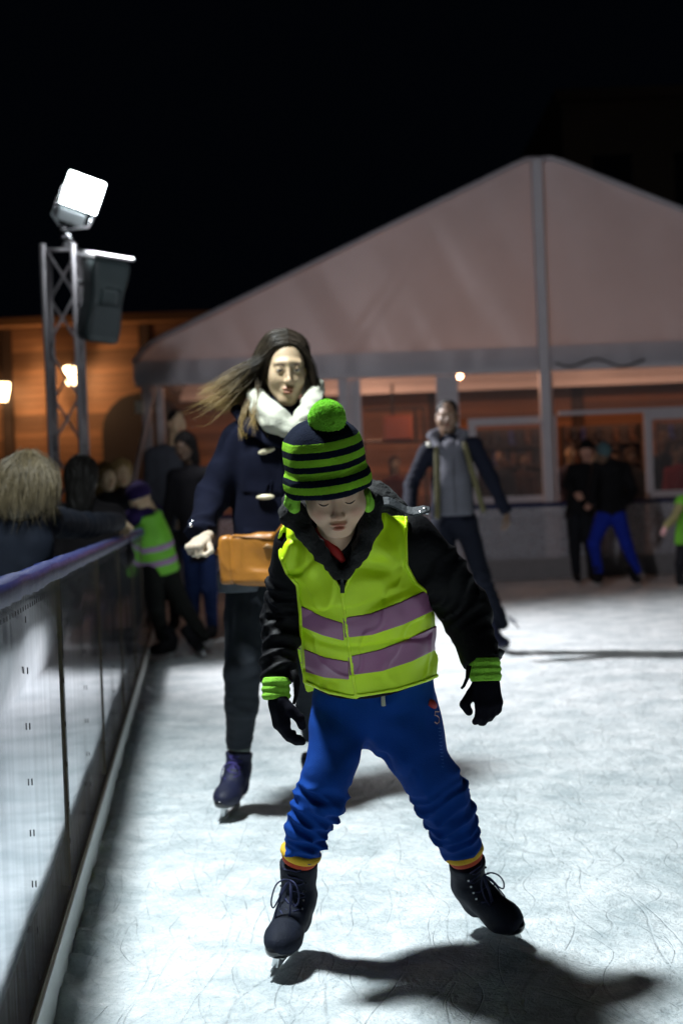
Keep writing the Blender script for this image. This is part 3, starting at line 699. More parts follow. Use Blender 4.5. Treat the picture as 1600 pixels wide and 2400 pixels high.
# the same kind of tower stands just outside the picture and lights the near ice
nb0, nb1 = _v(-1.72, 3.8, 0), _v(-1.72, 3.8, 4.0); nc0, nc1 = _v(-1.42, 3.8, 0), _v(-1.42, 3.8, 4.0)
truss_tower(_v(-1.6, 3.8, 0), 4.0, (nb0, nb1, nc0, nc1), 'lighting truss outside the left edge of the photo', 3.8)
floodlight(NEAR_LAMP+_v(-.06, 0, .09), (.52, .06, -.85), 0, .31, .27, nc1, 'floodlight outside the left edge of the photo that lights the near ice')
floodlight(NEAR_LAMP+_v(-.40, .02, .12), (.2, 1, -.03), 0, .31, .27, nb1, 'added unseen floodlight outside the left edge of the photo, turned to the tent')  # added fixture to go with the extra tent spot
# loudspeaker
sp = thing('loudspeaker', 'black loudspeaker under a white rain cover hung from the truss', 'loudspeaker', at(190, 700, TD))
spf = axes_frame(at(240, 705, TD-.1), at(252, 605, TD-.1)-at(226, 800, TD+.0), (.55, -1, -.25))
def spk(P):
    q = spf.loc(P); tw = np.clip((q[:, 2]+.35)/.7, 0, 1)
    hx = .155+.012*np.sin(tw*9); hx = hx*(1-.10*(1-tw))
    d = boxs(np.stack([q[:, 0]*.155/hx, q[:, 1], q[:, 2]], 1), _v(0, 0, 0), (.155, .15, .345), .045)
    d = smax(d, -(boxs(q, _v(.02, -.16, .02), (.085, .05, .10), .03)), .01)       # horn recess
    return d
sb = sdf_obj('cabinet', spk, *bounds(spf.o, pad=.5), .011, mat('speaker_shell', (.028, .042, .044), rough=.42, var=.2, vscale=10), sp)
gl = MB().obox(spf.w(0, -.155, -.16), [spf.R[:, 0], spf.R[:, 1], spf.R[:, 2]], (.12, .012, .13)); bevel(gl.build('grille', mat('speaker_grille', (.03, .042, .045), rough=.6, bump=.6, bscale=200), sp), .02)
cv = MB().obox(spf.w(0, 0, .375), [spf.R[:, 0], spf.R[:, 1], spf.R[:, 2]], (.17, .17, .012)); bevel(cv.build('rain_cover', M_WHITEPL, sp), .01)
MB().tube([tb1+_v(0, 0, -.08), at(205, 600, TD-.02), at(300, 632, TD-.1)], .016, 6).build('hanging_arm', mat('pale_arm', (.6, .6, .62), rough=.4), sp, smooth=True)
kn = MB(); 
for q in (at(189, 663, TD-.06), at(191, 717, TD-.06)): kn.bar(q-_v(.0, .03, 0), q+_v(0, .03, 0), .022, 10)
kn.build('knob', M_STEEL, sp, smooth=True)
MB().bar(at(183, 717, TD), at(215, 722, TD-.05), .014, 6).build('bracket', M_STEEL, sp)
# ================================================================== PEOPLE
def bez(p, n):
    """smooth path through key places (Catmull-Rom)"""
    p = np.asarray(p, float); p = np.vstack([2*p[0]-p[1], p, 2*p[-1]-p[-2]]); out = []
    m_ = len(p)-3
    for k in range(n):
        t = k/(n-1)*m_; i = min(int(t), m_-1); t -= i; a, b, c, d = p[i:i+4]
        out.append(.5*((2*b)+(-a+c)*t+(2*a-5*b+4*c-d)*t*t+(-a+3*b-3*c+d)*t**3))
    return np.array(out)
def skin(name, col, sss=.15): return mat(name, col, rough=.5, var=.06, vscale=30, sss=sss, attr='lip', attr_col=(col[0]*.86, col[1]*.48, col[2]*.48), spec=.4)
M_SKIN_BOY = skin('fair_skin', (0.62, 0.41, 0.275)); M_SKIN_W = skin('light_olive_skin', (0.42, 0.305, 0.19)); M_SKIN_M = skin('tan_skin', (0.12, 0.075, 0.048), .05)
M_EYEW = mat('eye_white', (0.24, 0.22, 0.19), rough=.2, var=.02); M_IRIS = mat('dark_iris', (0.02, 0.012, 0.008), rough=.1, var=.1)
M_BROW = mat('eyebrow_hair', (0.035, 0.022, 0.015), rough=.8)
def head_sdf(fr, female=False, child=False, lid=.35, open_=.002, zs=1.0, closed=False):
    """a head in its own frame: eye level at z = 0, face towards -y"""
    jw = .046 if female else (.044 if child else .054)
    def f(W):
        P = fr.loc(W); P = np.stack([np.abs(P[:, 0]), P[:, 1], np.where(P[:, 2] < 0, P[:, 2]/zs, P[:, 2])], 1)
        d = ell(P, _v(0, .018, .032), (.075, .094, .086))
        d = smin(d, ell(P, _v(0, -.030, -.028), (.060 if not child else .064, .060, .080)), .03)
        d = smin(d, cone(P, _v(jw+.006, .0, -.045), _v(.017, -.062, -.096 if not child else -.088), .020, .017), .028)
        d = smin(d, ell(P, _v(0, -.066, -.098 if not child else -.089), (.024, .020, .019)), .018)
        d = smin(d, sph(P, _v(.037, -.055, -.034), .029 if not child else .033), .022) if not female else smin(d, sph(P, _v(.036, -.054, -.030), .027), .026)
        d = smin(d, cone(P, _v(.0, -.082, .024), _v(.042, -.070, .020), .015 if not female else .012, .010), .016)
        d = smax(d, -(sph(P, _v(.032, -.1105, -.004), .0235)), .020)               # eye sockets
        d = smin(d, cone(P, _v(0, -.084, .008), _v(0, (-.108 if not child else -.102)+(.003 if female else 0), -.031), .0065, (.0095 if not child else .0085)-(.0012 if female else 0)), .012)
        d = smin(d, sph(P, _v(0, -.111 if not child else -.103, -.034), .0098), .006)
        d = smin(d, sph(P, _v(.0105, -.098, -.038), .0075), .006)
        d = smax(d, -(sph(P, _v(.0065, -.104, -.046), .0035)), .002)
        d = smin(d, ell(P, _v(0, -.076, -.066), (.026, .018, .018)), .012)       # mound of the mouth
        d = smin(d, ell(P, _v(.0, -.0925, -.0605), (.021, .0075, .0050)), .004)
        d = smin(d, ell(P, _v(.0, -.0915, -.0715), (.017, .0080, .0062)), .004)
        d = smax(d, -(ell(P, _v(0, -.1005, -.0658), (.0195, .012, .0010+open_))), .0015)
        # lids over the eyeball
        le = sph(P, _v(.031, -.0745, -.002), .0145)
        if True: d = smin(d, sph(P, _v(.031, -.0735, -.003), .0140), .008)
        if False:
            d = smin(d, smax(le, -plane(P, _v(0, -.085, .0035-lid*.012), _v(0, .10, 1)), .001), .008)
            d = smin(d, smax(le, plane(P, _v(0, -.085, -.0080), _v(0, -.10, 1)), .001), .009)
        ear = ell(P, _v(.077, .016, -.012), (.010, .020, .031)); ear = smax(ear, -ell(P, _v(.088, .010, -.010), (.008, .011, .019)), .004); d = smin(d, ear, .006)
        d = smin(d, cone(P, _v(0, .022, -.07), _v(0, .035, -.21), .048 if female or child else .058, .052 if female or child else .062), .025)
        return d*fr.sc
    def lip(W):
        P = fr.loc(W); P[:, 0] = np.abs(P[:, 0]); P[:, 2] = np.where(P[:, 2] < 0, P[:, 2]/zs, P[:, 2])
        a = np.minimum(ell(P, _v(0, -.0935, -.0605), (.0225*(.8 if child else 1), .012, .0058*(.75 if child else 1))), ell(P, _v(0, -.0925, -.0718), (.0185*(.8 if child else 1), .012, .0070*(.75 if child else 1))))
        m = np.clip(-a/.0012+.6, 0, 1)*.9
        if child: m = np.maximum(m, .62*np.clip(1-np.linalg.norm((P-_v(.043, -.075, -.036))/_v(.021, .03, .017), axis=1), 0, 1)**.7)
        m = np.maximum(m, (.35 if child else .12)*np.clip(1.2-np.linalg.norm(P-_v(0, -.11, -.036), axis=1)/.014, 0, 1))
        return m
    return f, lip
def build_head(t, fr, m, female=False, child=False, lid=.35, h=.0028, open_=.002, brow=M_BROW, body_name='body', brow_r=.0022, eyes=True, extra=None, zs=1.0, closed=False):
    f, lip = head_sdf(fr, female, child, lid, open_, zs, closed)
    g = f if extra is None else (lambda P: smin(f(P), extra(P), .02))
    s = fr.sc; c = fr.w(0, .02, -.05)
    b = sdf_obj(body_name, g, c-_v(.13, .17, .18)*s, c+_v(.13, .17, .20)*s, h, m, t, attrs={'lip': lip}, relax=1)
    if closed:
        for sx in (-1, 1):
            MB().tube([fr.w(sx*(.0195+.0245*k/6), -.0893+.0085*(abs(k/6-.42)*1.7)**2, -.0085-.0030*math.sin(math.pi*k/6)+.0015*k/6) for k in range(7)], [.0005, .0011, .0014, .0015, .0015, .0012, .0006], 5).build('eyelash', brow, t, smooth=True)
            MB().tube([fr.w(sx*(.014+.034*k/6), -.0925+.018*(k/6)**2, .0160+.004*math.sin(math.pi*min(1, k/6+.1))) for k in range(7)], [.0008, .0014, .0016, .0015, .0014, .0010, .0005], 5).build('eyebrow', brow, t, smooth=True)
    elif eyes:
        def ellm(c_, r_, n_=14, m_=8):
            return [fr.w(*(c_+_v(r_[0]*math.sin(math.pi*j/m_)*math.cos(2*math.pi*q/n_)+1e-6, r_[1]*math.sin(math.pi*j/m_)*math.sin(2*math.pi*q/n_), r_[2]*math.cos(math.pi*j/m_)))) for j in range(m_+1) for q in range(n_)], [(j*n_+q, j*n_+(q+1) % n_, (j+1)*n_+(q+1) % n_, (j+1)*n_+q) for j in range(m_) for q in range(n_)]
        for sx in (-1, 1):
            v, f_ = ellm(_v(sx*.0315, -.0868, -.0045), (.0118, .0032, .0040)); e = mesh_obj('eye', v, f_, M_EYEW, t)
            v, f_ = ellm(_v(sx*.0310, -.0885, -.0050), (.0052, .0022, .0042)); mesh_obj('iris', v, f_, M_IRIS, e)
            MB().tube([fr.w(sx*(.0190+.0255*k/7), -.0893+.0080*(abs(k/7-.42)*1.7)**2, -.0012-.0040*(abs(k/7-.45)*2)**2+.0006) for k in range(8)], [.0005, .0010, .0013, .0015, .0016, .0016, .0014, .0006], 5).build('eyelash', brow, t, smooth=True)
            MB().tube([fr.w(sx*(.0145+.035*k/7), -.0925+.021*(k/7)**2, .0125+.0052*math.sin(math.pi*min(1, .12+k/7*.78))-.002*(k/7)**3) for k in range(8)], [brow_r*x_ for x_ in (.7, 1.0, 1.1, 1.1, 1.0, .85, .6, .3)], 6).build('eyebrow', brow, t, smooth=True)
    return b
def hand_sdf(W, D, N, T, s=1.0, curl=.5, thumb=.3, fat=0.0, spread=1.0):
    """W wrist, D towards the fingers, N out of the back of the hand (fingers curl away from it), T thumb side"""
    D = np.asarray(D, float); D /= np.linalg.norm(D); N = np.asarray(N, float); N = N-D*(N @ D); N /= np.linalg.norm(N); T_ = np.cross(D, N)
    if T_ @ np.asarray(T, float) < 0: T_ = -T_
    p = lambda d, t_, n: W+s*(D*d+T_*t_+N*n)
    ch = []
    for i, (o, L, r) in enumerate(((.030, .072, .0088), (.010, .080, .0090), (-.011, .074, .0086), (-.030, .058, .0078))):
        r = r+fat; b = p(.088-(.004*abs(i-1)), o*spread, .004); c = curl*(1+.08*i); a = 0; pts = [p(.035, o*.7, 0), b]; q = b.copy()
        for k, fr_ in enumerate((.46, .31, .23)):
            a += c*(1.25, 1.55, 1.1)[k]; q = q+s*L*fr_*(D*math.cos(a)-N*math.sin(a)); pts.append(q.copy())
        ch.append((pts, [s*(.011+fat), s*(r+.0012), s*r, s*r*.93, s*r*.82]))
    tp = [p(.020, .022, -.006), p(.048, .044, -.016), p(.075, .054+.012*(1-thumb), -.020-.014*thumb), p(.098, .052-.016*thumb, -.024-.020*thumb)]
    ch.append((tp, [s*(.014+fat), s*(.0125+fat), s*(.0105+fat), s*(.0085+fat)]))
    def f(P):
        fr = np.stack([T_, D, N], 1); q = (P-p(.052, 0, 0)) @ fr
        d = boxs(q, _v(0, 0, 0), (s*(.039+fat), s*.046, s*(.013+fat)), s*(.012+fat))
        d = smin(d, cone(P, p(-.03, 0, 0), p(.03, 0, 0), s*(.025+fat), s*(.027+fat), ((N), .75)), s*.015)
        for pts, rad in ch: d = smin(d, chain(P, pts, rad, .003), s*.0055)
        return d
    allp = [q for pts, _ in ch for q in pts]+[W]
    return f, bounds(*allp, pad=.03)
def skate(t, cpt, up, yaw, h=.27, s=1.0, bm=None, lace=None, left=True, fine=.0045, fwd_tilt=0.0, lift=0.0, detail=True, name='ice_skate', top=None):
    """a laced skate boot with sole, holder and blade; cpt = mid blade on the ice"""
    up = np.asarray(up, float); up = up/np.linalg.norm(up)
    fwd = _v(math.sin(math.radians(yaw)), -math.cos(math.radians(yaw)), fwd_tilt)
    side = np.cross(fwd, up); lat = up-fwd*(up @ fwd)/(fwd @ fwd)
    fr = axes_frame(np.asarray(cpt, float)+_v(0, 0, lift), lat, fwd, s)
    # the shaft follows the leg: up decides where its top is
    topw = np.asarray(top, float) if top is not None else fr.w(0, .05, .11)+up*(h-.11)*s; tl = fr.loc(topw[None])[0]
    def f(W):
        P = fr.loc(W)
        ax = np.abs(P[:, 0])
        sole = ell(P, _v(.004 if left else -.004, -.075, .083), (.047, .080, .040))
        d = smin(sole, ell(P, _v(0, .065, .092), (.035, .048, .045)), .03)
        d = smin(d, chain(P, [_v(0, -.07, .085), _v(0, -.005, .115), _v(0, .03, .145)], [.036, .040, .041], .02), .02)
        d = smin(d, chain(P, [_v(0, .055, .095), _v(0, .055, .15), tl*_v(1, 1, 1)], [.037, .043, .049], .02, (_v(0, 1, 0), 1.12)), .025)
        d = smax(d, -(P[:, 2]-.062), .006)
        d = smax(d, plane(P, tl, tl-_v(0, .055, .10)), .006)
        d += .0012*noise(P, 60)+.002*noise(P, 22, 4)*np.clip((P[:, 2]-.1)/.05, 0, 1)
        # tongue and lace ridge
        return d*s
    lo, hi = bounds(fr.w(-.06, -.17, .03), fr.w(.06, .13, .03), fr.w(-.06, -.17, .15), fr.w(.06, .13, .15), topw, pad=.07*s)
    bt = sdf_obj(name, f, lo, hi, fine, bm, t)
    # sole
    n_ = 28; v = []
    for zz, g in ((.050, .94), (.060, 1.0), (.074, 1.0)):
        for i in range(n_):
            a = 2*math.pi*i/n_; yy = -.012-.142*math.cos(a)*(1 if math.cos(a) > 0 else .90); wd = .036+.012*math.cos(a)-(.010*math.exp(-((yy-.03)/.03)**2)); v.append(fr.w(g*wd*math.sin(a)*1.02, g*yy if zz < .055 else yy, zz+.004*max(0, math.cos(a))))
    F_ = [(j*n_+i, j*n_+(i+1) % n_, (j+1)*n_+(i+1) % n_, (j+1)*n_+i) for j in range(2) for i in range(n_)]+[tuple(range(n_-1, -1, -1)), tuple(range(2*n_, 3*n_))]
    mesh_obj('sole', v, F_, M_SOLE, bt)
    bl = MB(); prof = [(-.150, .014), (-.140, .004), (-.10, .0005), (0, 0), (.08, .0005), (.118, .006), (.122, .016), (.06, .020), (-.06, .020), (-.13, .022)]
    v = [fr.w(sx*.0022, y, z_) for sx in (-1, 1) for y, z_ in prof]; k = len(prof)
    bl.add(v, [tuple(range(k)), tuple(range(2*k-1, k-1, -1))]+[(i, k+i, k+(i+1) % k, (i+1) % k) for i in range(k)])
    for y0 in (-.085, .065):
        bl.obox(fr.w(0, y0, .036), [fr.R[:, 0], fr.R[:, 1], fr.R[:, 2]], (.008*s, .020*s, .018*s)); bl.obox(fr.w(0, y0, .050), [fr.R[:, 0], fr.R[:, 1], fr.R[:, 2]], (.020*s, .034*s, .003*s))
    bl.build('blade', M_BLADE, bt)
    if detail and lace is not None:
        lc = MB(); tipd = tl-_v(0, .055, .11); 
        for i in range(8):
            a = i/7; c0 = _v(0, -.048, .128) if a < .4 else None
            q = _v(0, -.050, .126)*(1-min(1, a/.45))+_v(0, -.004, .165)*min(1, a/.45) if a < .45 else _v(0, -.004, .165)*(1-(a-.45)/.55)+(tl+_v(0, -.052, -.012))*((a-.45)/.55)
            q = q+_v(0, -.006, .004); sg = 1 if i % 2 else -1
            lc.tube([fr.w(*(q+_v(-.024, .016, -.006*sg))), fr.w(*(q+_v(-.010, .002, 0))), fr.w(*(q+_v(.010, .002, 0))), fr.w(*(q+_v(.024, .016, .006*sg)))], .0024*s, 5)
        kn = tl+_v(0, -.066, -.030)
        for sg in (-1, 1):
            lc.tube(bez([fr.w(*(kn+_v(sg*x, y, z_))) for x, y, z_ in ((0, 0, 0), (.016, -.014, .000), (.030, -.018, -.018), (.034, -.016, -.050+.008*sg), (.026, -.014, -.066+.008*sg), (.016, -.014, -.046), (.010, -.008, -.018), (0, 0, 0))], 26), .0022*s, 5)
            lc.tube([fr.w(*(kn+_v(sg*x, y, z_))) for x, y, z_ in ((0, 0, 0), (.010, -.012, -.03), (.018, -.014, -.075), (.014, -.018, -.105))], .0022*s, 5)
        lc.build('lace', lace, bt, smooth=True)
        ey = MB()
        for i in range(6):
            a = i/5; q = _v(0, -.046, .128)*(1-a)+(tl+_v(0, -.040, -.02))*a
            for sg in (-1, 1): ey.bar(fr.w(*(q+_v(sg*.029, .020, 0))), fr.w(*(q+_v(sg*.031, .014, .002))), .0032*s, 8)
        e_ = ey.build('eyelet', M_STEEL, bt); e_['kind'] = 'stuff'
    return fr, topw, bt
M_SOLE = mat('glossy_boot_sole', (0.012, 0.013, 0.015), rough=.18, spec=.8); M_BLADE = mat('frosted_blade', (0.72, 0.75, 0.76), rough=.3, metal=.75, var=.25, vscale=60)
M_BOOT = mat('navy_suede_boot', (0.006, 0.009, 0.020), rough=.75, var=.35, vscale=25, bump=.4, bscale=220, spec=.25)
M_LACE = mat('navy_lace', (0.015, 0.02, 0.07), rough=.8)
def wr(P, pts, lam, amp, seed=0, t0=0, t1=9, fade=.04):
    """cloth folds bunched along a limb"""
    t = along(P, pts); w_ = np.clip((t-t0)/fade, 0, 1)*np.clip((t1-t)/fade, 0, 1); out = 0
    for k, (l_, a_) in enumerate(((lam, 1.0), (lam*1.7, .8))):
        ph = t/l_+1.1*noise(P, 8, seed+k*5)+(P[:, 0]*6)*(1 if (seed+k) % 2 else -1)
        s = .5+.5*np.sin(2*math.pi*ph); out = out+a_*(s**2.2-.35)*np.clip(.62+1.1*noise(P, 10, seed+9+k), 0, 1.3)
    return -w_*amp*out*1.1
# ------------------------------------------------------------------ THE BOY
M_VEST = mat('hi_vis_yellow', (0.64, 0.96, 0.002), rough=.55, var=.05, vscale=6, bump=.25, bscale=500, bdist=.001)
M_PIPING = mat('hi_vis_piping', (0.66, 0.95, 0.01), rough=.45, var=.05)
M_BAND = mat('purple_grey_reflective_band', (0.31, 0.115, 0.235), rough=.40, var=.08, vscale=14, bump=.2, bscale=400, bdist=.001)
M_BANDG = mat('vest_green', (0.16, 0.50, 0.008), rough=.55, var=.05)
M_JKT = mat('black_quilted_nylon', (0.004, 0.004, 0.005), rough=.6, var=.4, vscale=20, bump=.4, bscale=90, spec=.12)
M_FUR = mat('black_fleece_lining', (0.003, 0.0033, 0.0036), rough=.9, var=.4, vscale=60, bump=1, bscale=160)
M_LAPEL = mat('dark_grey_lapel', (0.022, 0.027, 0.032), rough=.7, var=.15, bump=.4, bscale=160)
M_SWEAT = mat('royal_blue_sweatpants', (0.003, 0.040, 0.23), rough=.9, spec=.15, var=.22, vscale=9, bump=.35, bscale=320)
M_GREEN = mat('lime_knit', (0.25, 0.62, 0.035), rough=.85, var=.25, vscale=120, bump=.9, bscale=300)
M_GLOVE = mat('black_knit_glove', (0.003, 0.003, 0.007), rough=.95, spec=.1, bump=.5, bscale=300)
M_RED = mat('red_zip_jumper', (0.45, 0.015, 0.012), rough=.7, bump=.3)
M_SOCKY = mat('yellow_sock', (0.68, 0.42, 0.02), rough=.85, bump=.6, bscale=250); M_SOCKR = mat('red_orange_sock', (0.50, 0.06, 0.02), rough=.85, bump=.6, bscale=250)
boy = thing('person', 'boy in yellow hi-vis vest and green striped bobble hat bending forward on skates', 'person', (at(880, 2250, 3.6)*_v(1, 1, 0)))
BT = boy
pel = at(878, 1645, 3.62); wai = at(866, 1545, 3.57); che = at(838, 1390, 3.46); upp = at(815, 1285, 3.39); nek = at(793, 1228, 3.33)
A = (upp-pel)/np.linalg.norm(upp-pel)
TF = axes_frame(pel, A, _v(-.05, -1, -.1))
sideX = TF.R[:, 0]; frontY = -TF.R[:, 1]
shL = at(697, 1282, 3.40); shR = at(962, 1268, 3.42)
elL = at(662, 1440, 3.50); wrL = at(648, 1598, 3.42)
elR = at(1088, 1425, 3.48); wrR = at(1130, 1556, 3.42)
def torso(P):
    fl = (TF.R[:, 1], .72)
    d = chain(P, [pel, wai, che, upp], [.148, .142, .150, .120], .04, fl)
    d = smin(d, cone(P, shL+_v(.035, 0, .0), shR-_v(.035, 0, 0), .058, .058), .05)
    return d
def boy_jacket(P):
    d = smax(torso(P), -(TF.loc(P)[:, 2]-.085), .01)
    L = [shL, elL, wrL]; Rr = [shR, (shR+elR)/2+_v(.004, 0, .004), elR, wrR]
    a = chain(P, L, [.058, .050, .041], .02); a += wr(P, L, .036, .0075, 1, .06, .9); a += .004*noise(P, 20, 8)
    b = chain(P, Rr, [.066, .063, .058, .044], .03); b += wr(P, Rr, .036, .0085, 3, .05, .9)+.005*noise(P, 18, 4)
    d = smin(d, a, .022); d = smin(d, b, .03)
    for w_, e_ in ((wrL, elL), (wrR, elR)):
        d = smax(d, plane(P, w_, w_-e_)*1.0+np.where(np.linalg.norm(P-w_, axis=1) < .09, 0, -1), .004)
    return d
NB = _v(0, 0, 0)
vtip = at(803, 1386, 3.30)
def vest_fold(P):
    q = TF.loc(P)
    d = .008*noise(P, 8, 2)+.003*noise(P, 22, 6)
    w1 = noise(P*_v(1, 1, 1.8), 7, 41); w2 = noise(P*_v(1.6, 1, .8), 11, 47); d += .0065*(np.clip(1-np.abs(w1)*5, 0, 1)**1.5)-.004*(np.clip(1-np.abs(w2)*5, 0, 1)**1.5)
    # folds fanning from the shoulders and across the belly
    ls = P-at(706, 1180, 3.33); r_ = np.linalg.norm(ls, axis=1); ang = np.arctan2(ls[:, 2], ls[:, 0])
    d += .0075*np.sin(ang*15+1.0+1.6*noise(P, 6, 17))*np.exp(-((r_-.120)/.050)**2)*np.clip((r_-.05)/.04, 0, 1)
    rs = P-at(955, 1345, 3.36); rr = np.linalg.norm(rs, axis=1); an = np.arctan2(rs[:, 2], rs[:, 0])
    d += .006*np.sin(an*7+.6)*np.exp(-((rr-.12)/.07)**2)*np.clip((rr-.03)/.06, 0, 1)
    d += .0045*np.sin(q[:, 2]*55+6*noise(P, 4, 12)+q[:, 0]*9)*np.clip((.52-q[:, 2])*6, 0, 1)*np.clip(q[:, 2]*8, 0, 1)*np.clip(.6+noise(P, 5, 31), 0, 1)
    return np.clip(d, -.014, .0085)
cx_ = at(820, 1700, 3.4)
def T2(px, py, d=3.30): return (px*.00102, -py*.00102)
def cuts(P):
    """front view of a place on the vest, in metres across and up (the pattern pieces are laid out on it)"""
    q = P-_v(0, 0, CAM_H); dd = q @ _F; return (800+FPX*(q @ _R)/dd)*.00102, -(1200-FPX*(q @ _U)/dd)*.00102
def poly_sd(X, Z, pts):
    """signed distance to a closed polygon, in plane coordinates"""
    pts = np.asarray(pts, float); d = np.full(len(X), 1e9); ins = np.zeros(len(X), bool); n_ = len(pts)
    for i in range(n_):
        a, b = pts[i], pts[(i+1) % n_]; e_ = b-a; wx, wz = X-a[0], Z-a[1]
        t = np.clip((wx*e_[0]+wz*e_[1])/(e_ @ e_), 0, 1); d = np.minimum(d, np.hypot(wx-e_[0]*t, wz-e_[1]*t))
        c = ((a[1] <= Z) & (Z < b[1])) | ((b[1] <= Z) & (Z < a[1])); xi = a[0]+(Z-a[1])*e_[0]/(e_[1] if abs(e_[1]) > 1e-9 else 1e-9); ins ^= c & (X < xi)
    return np.where(ins, -d, d)
# outline of the vest front: shoulders, armholes, hem, V neck
VP = [T2(*p) for p in ((672, 1205), (655, 1262), (657, 1305), (672, 1342), (697, 1372), (704, 1440), (706, 1500), (712, 1560), (714, 1598), (770, 1622), (828, 1634), (842, 1630), (930, 1616), (1000, 1594), (1052, 1572), (1052, 1500), (1040, 1430), (1010, 1395), (975, 1368), (952, 1325), (950, 1260), (952, 1205), (930, 1170), (893, 1190), (868, 1240), (835, 1320), (803, 1390), (760, 1325), (722, 1262), (705, 1225), (690, 1190))]
def vest_cut(P):
    q = TF.loc(P); f_ = poly_sd(*cuts(P), VP)
    back = np.maximum(smax(-(q[:, 2]-.045), q[:, 2]-.42, .01), np.abs(q[:, 0]-.0)-.17)
    return np.where(q[:, 1] < .015, f_, back)
VTH = .013
def vbody(P):
    d = torso(P)-VTH
    for sh_, e_ in ((shL, elL), (shR, elR)): d = smin(d, cone(P, sh_+_v(.05 if sh_ is shL else -.05, 0, .0), sh_+(e_-sh_)*.22, .072, .071), .02)
    return d+vest_fold(P)
def vest(P): return smax(vbody(P), vest_cut(P), .003)
blo, bhi = bounds(pel, upp, shL, shR, pad=.22)
build_order = []
sdf_obj('jacket', boy_jacket, *bounds(pel, upp, shL, shR, elR, wrR, wrL, pad=.17), .0055, M_JKT, BT, marg=1.8)
vo = sdf_obj('vest', vest, blo, bhi, .0034, M_VEST, BT, marg=1.9)
def spx(P): 
    return cuts(P)
zt_, zb_ = np.array(T2(800, 1386)), np.array(T2(834, 1634))
def zline(P):
    x, z_ = spx(P); e_ = zb_-zt_; t = np.clip(((x-zt_[0])*e_[0]+(z_-zt_[1])*e_[1])/(e_ @ e_), 0, 1)
    return np.hypot(x-zt_[0]-e_[0]*t, z_-zt_[1]-e_[1]*t), (x-zt_[0]-e_[0]*t)
BANDS = [[(690, 1412), (755, 1444), (804, 1460), (806, 1502), (755, 1489), (690, 1462)], [(803, 1448), (870, 1437), (940, 1410), (1012, 1376), (1060, 1352), (1060, 1410), (1018, 1430), (945, 1464), (872, 1488), (808, 1495)],
         [(690, 1512), (760, 1540), (817, 1550), (819, 1593), (760, 1588), (700, 1570)], [(815, 1539), (890, 1522), (960, 1495), (1030, 1462), (1070, 1445), (1070, 1500), (1036, 1515), (965, 1550), (895, 1573), (819, 1583)]]
for i, bp4 in enumerate(BANDS):
    pl = [T2(*p) for p in bp4]
    def fb(P, pl=pl):
        q = TF.loc(P); zl, sg = zline(P)
        c = poly_sd(*cuts(P), pl); c = np.where(q[:, 1] < .02, c, .05)
        c = np.maximum(c, vest_cut(P)+.002)
        return smax(vbody(P)-.0022, c, .0012)
    sdf_obj('reflective_band', fb, blo, bhi, .0026, M_BAND, vo, marg=1.9)
def pipf(P):
    q = TF.loc(P); c = vest_cut(P); c = np.where(q[:, 1] < .015, np.abs(c)-.0042, .05)
    zl, _ = zline(P); c = np.minimum(c, np.where(q[:, 1] < 0, zl-.0045, .05))
    return smax(vbody(P)-.0032, c, .001)
sdf_obj('piping', pipf, blo, bhi, .0032, M_PIPING, vo, marg=1.9)
# zip puller at the foot of the V
def onvest(px, py, off=0.0, f=None, d0=3.0, d1=3.8):
    """the first place along the line of sight on a surface f"""
    f = f or vbody; ds = np.linspace(d0, d1, 400); P = np.array([at(px, py, d) for d in ds]); v = f(P); k = np.argmax(v < 0)
    return P[k]+_v(0, -off, 0)
zp = MB(); zp.tube([onvest(801+i*.4, 1352+i*7, .008) for i in range(6)], .0035, 6); zp.obox(onvest(802, 1378, .014), [np.eye(3)[0], np.eye(3)[1], np.eye(3)[2]], (.005, .003, .011))
zp.build('zip', M_BLACKPL, BT)
# red jumper collar inside the V
MB().tube([onvest(742+i*9, 1238+i*11, .006, f=lambda P: torso(P)) for i in range(8)], [.004, .007, .009, .011, .012, .012, .010, .007], 8).build('jumper_collar', M_RED, BT, smooth=True)
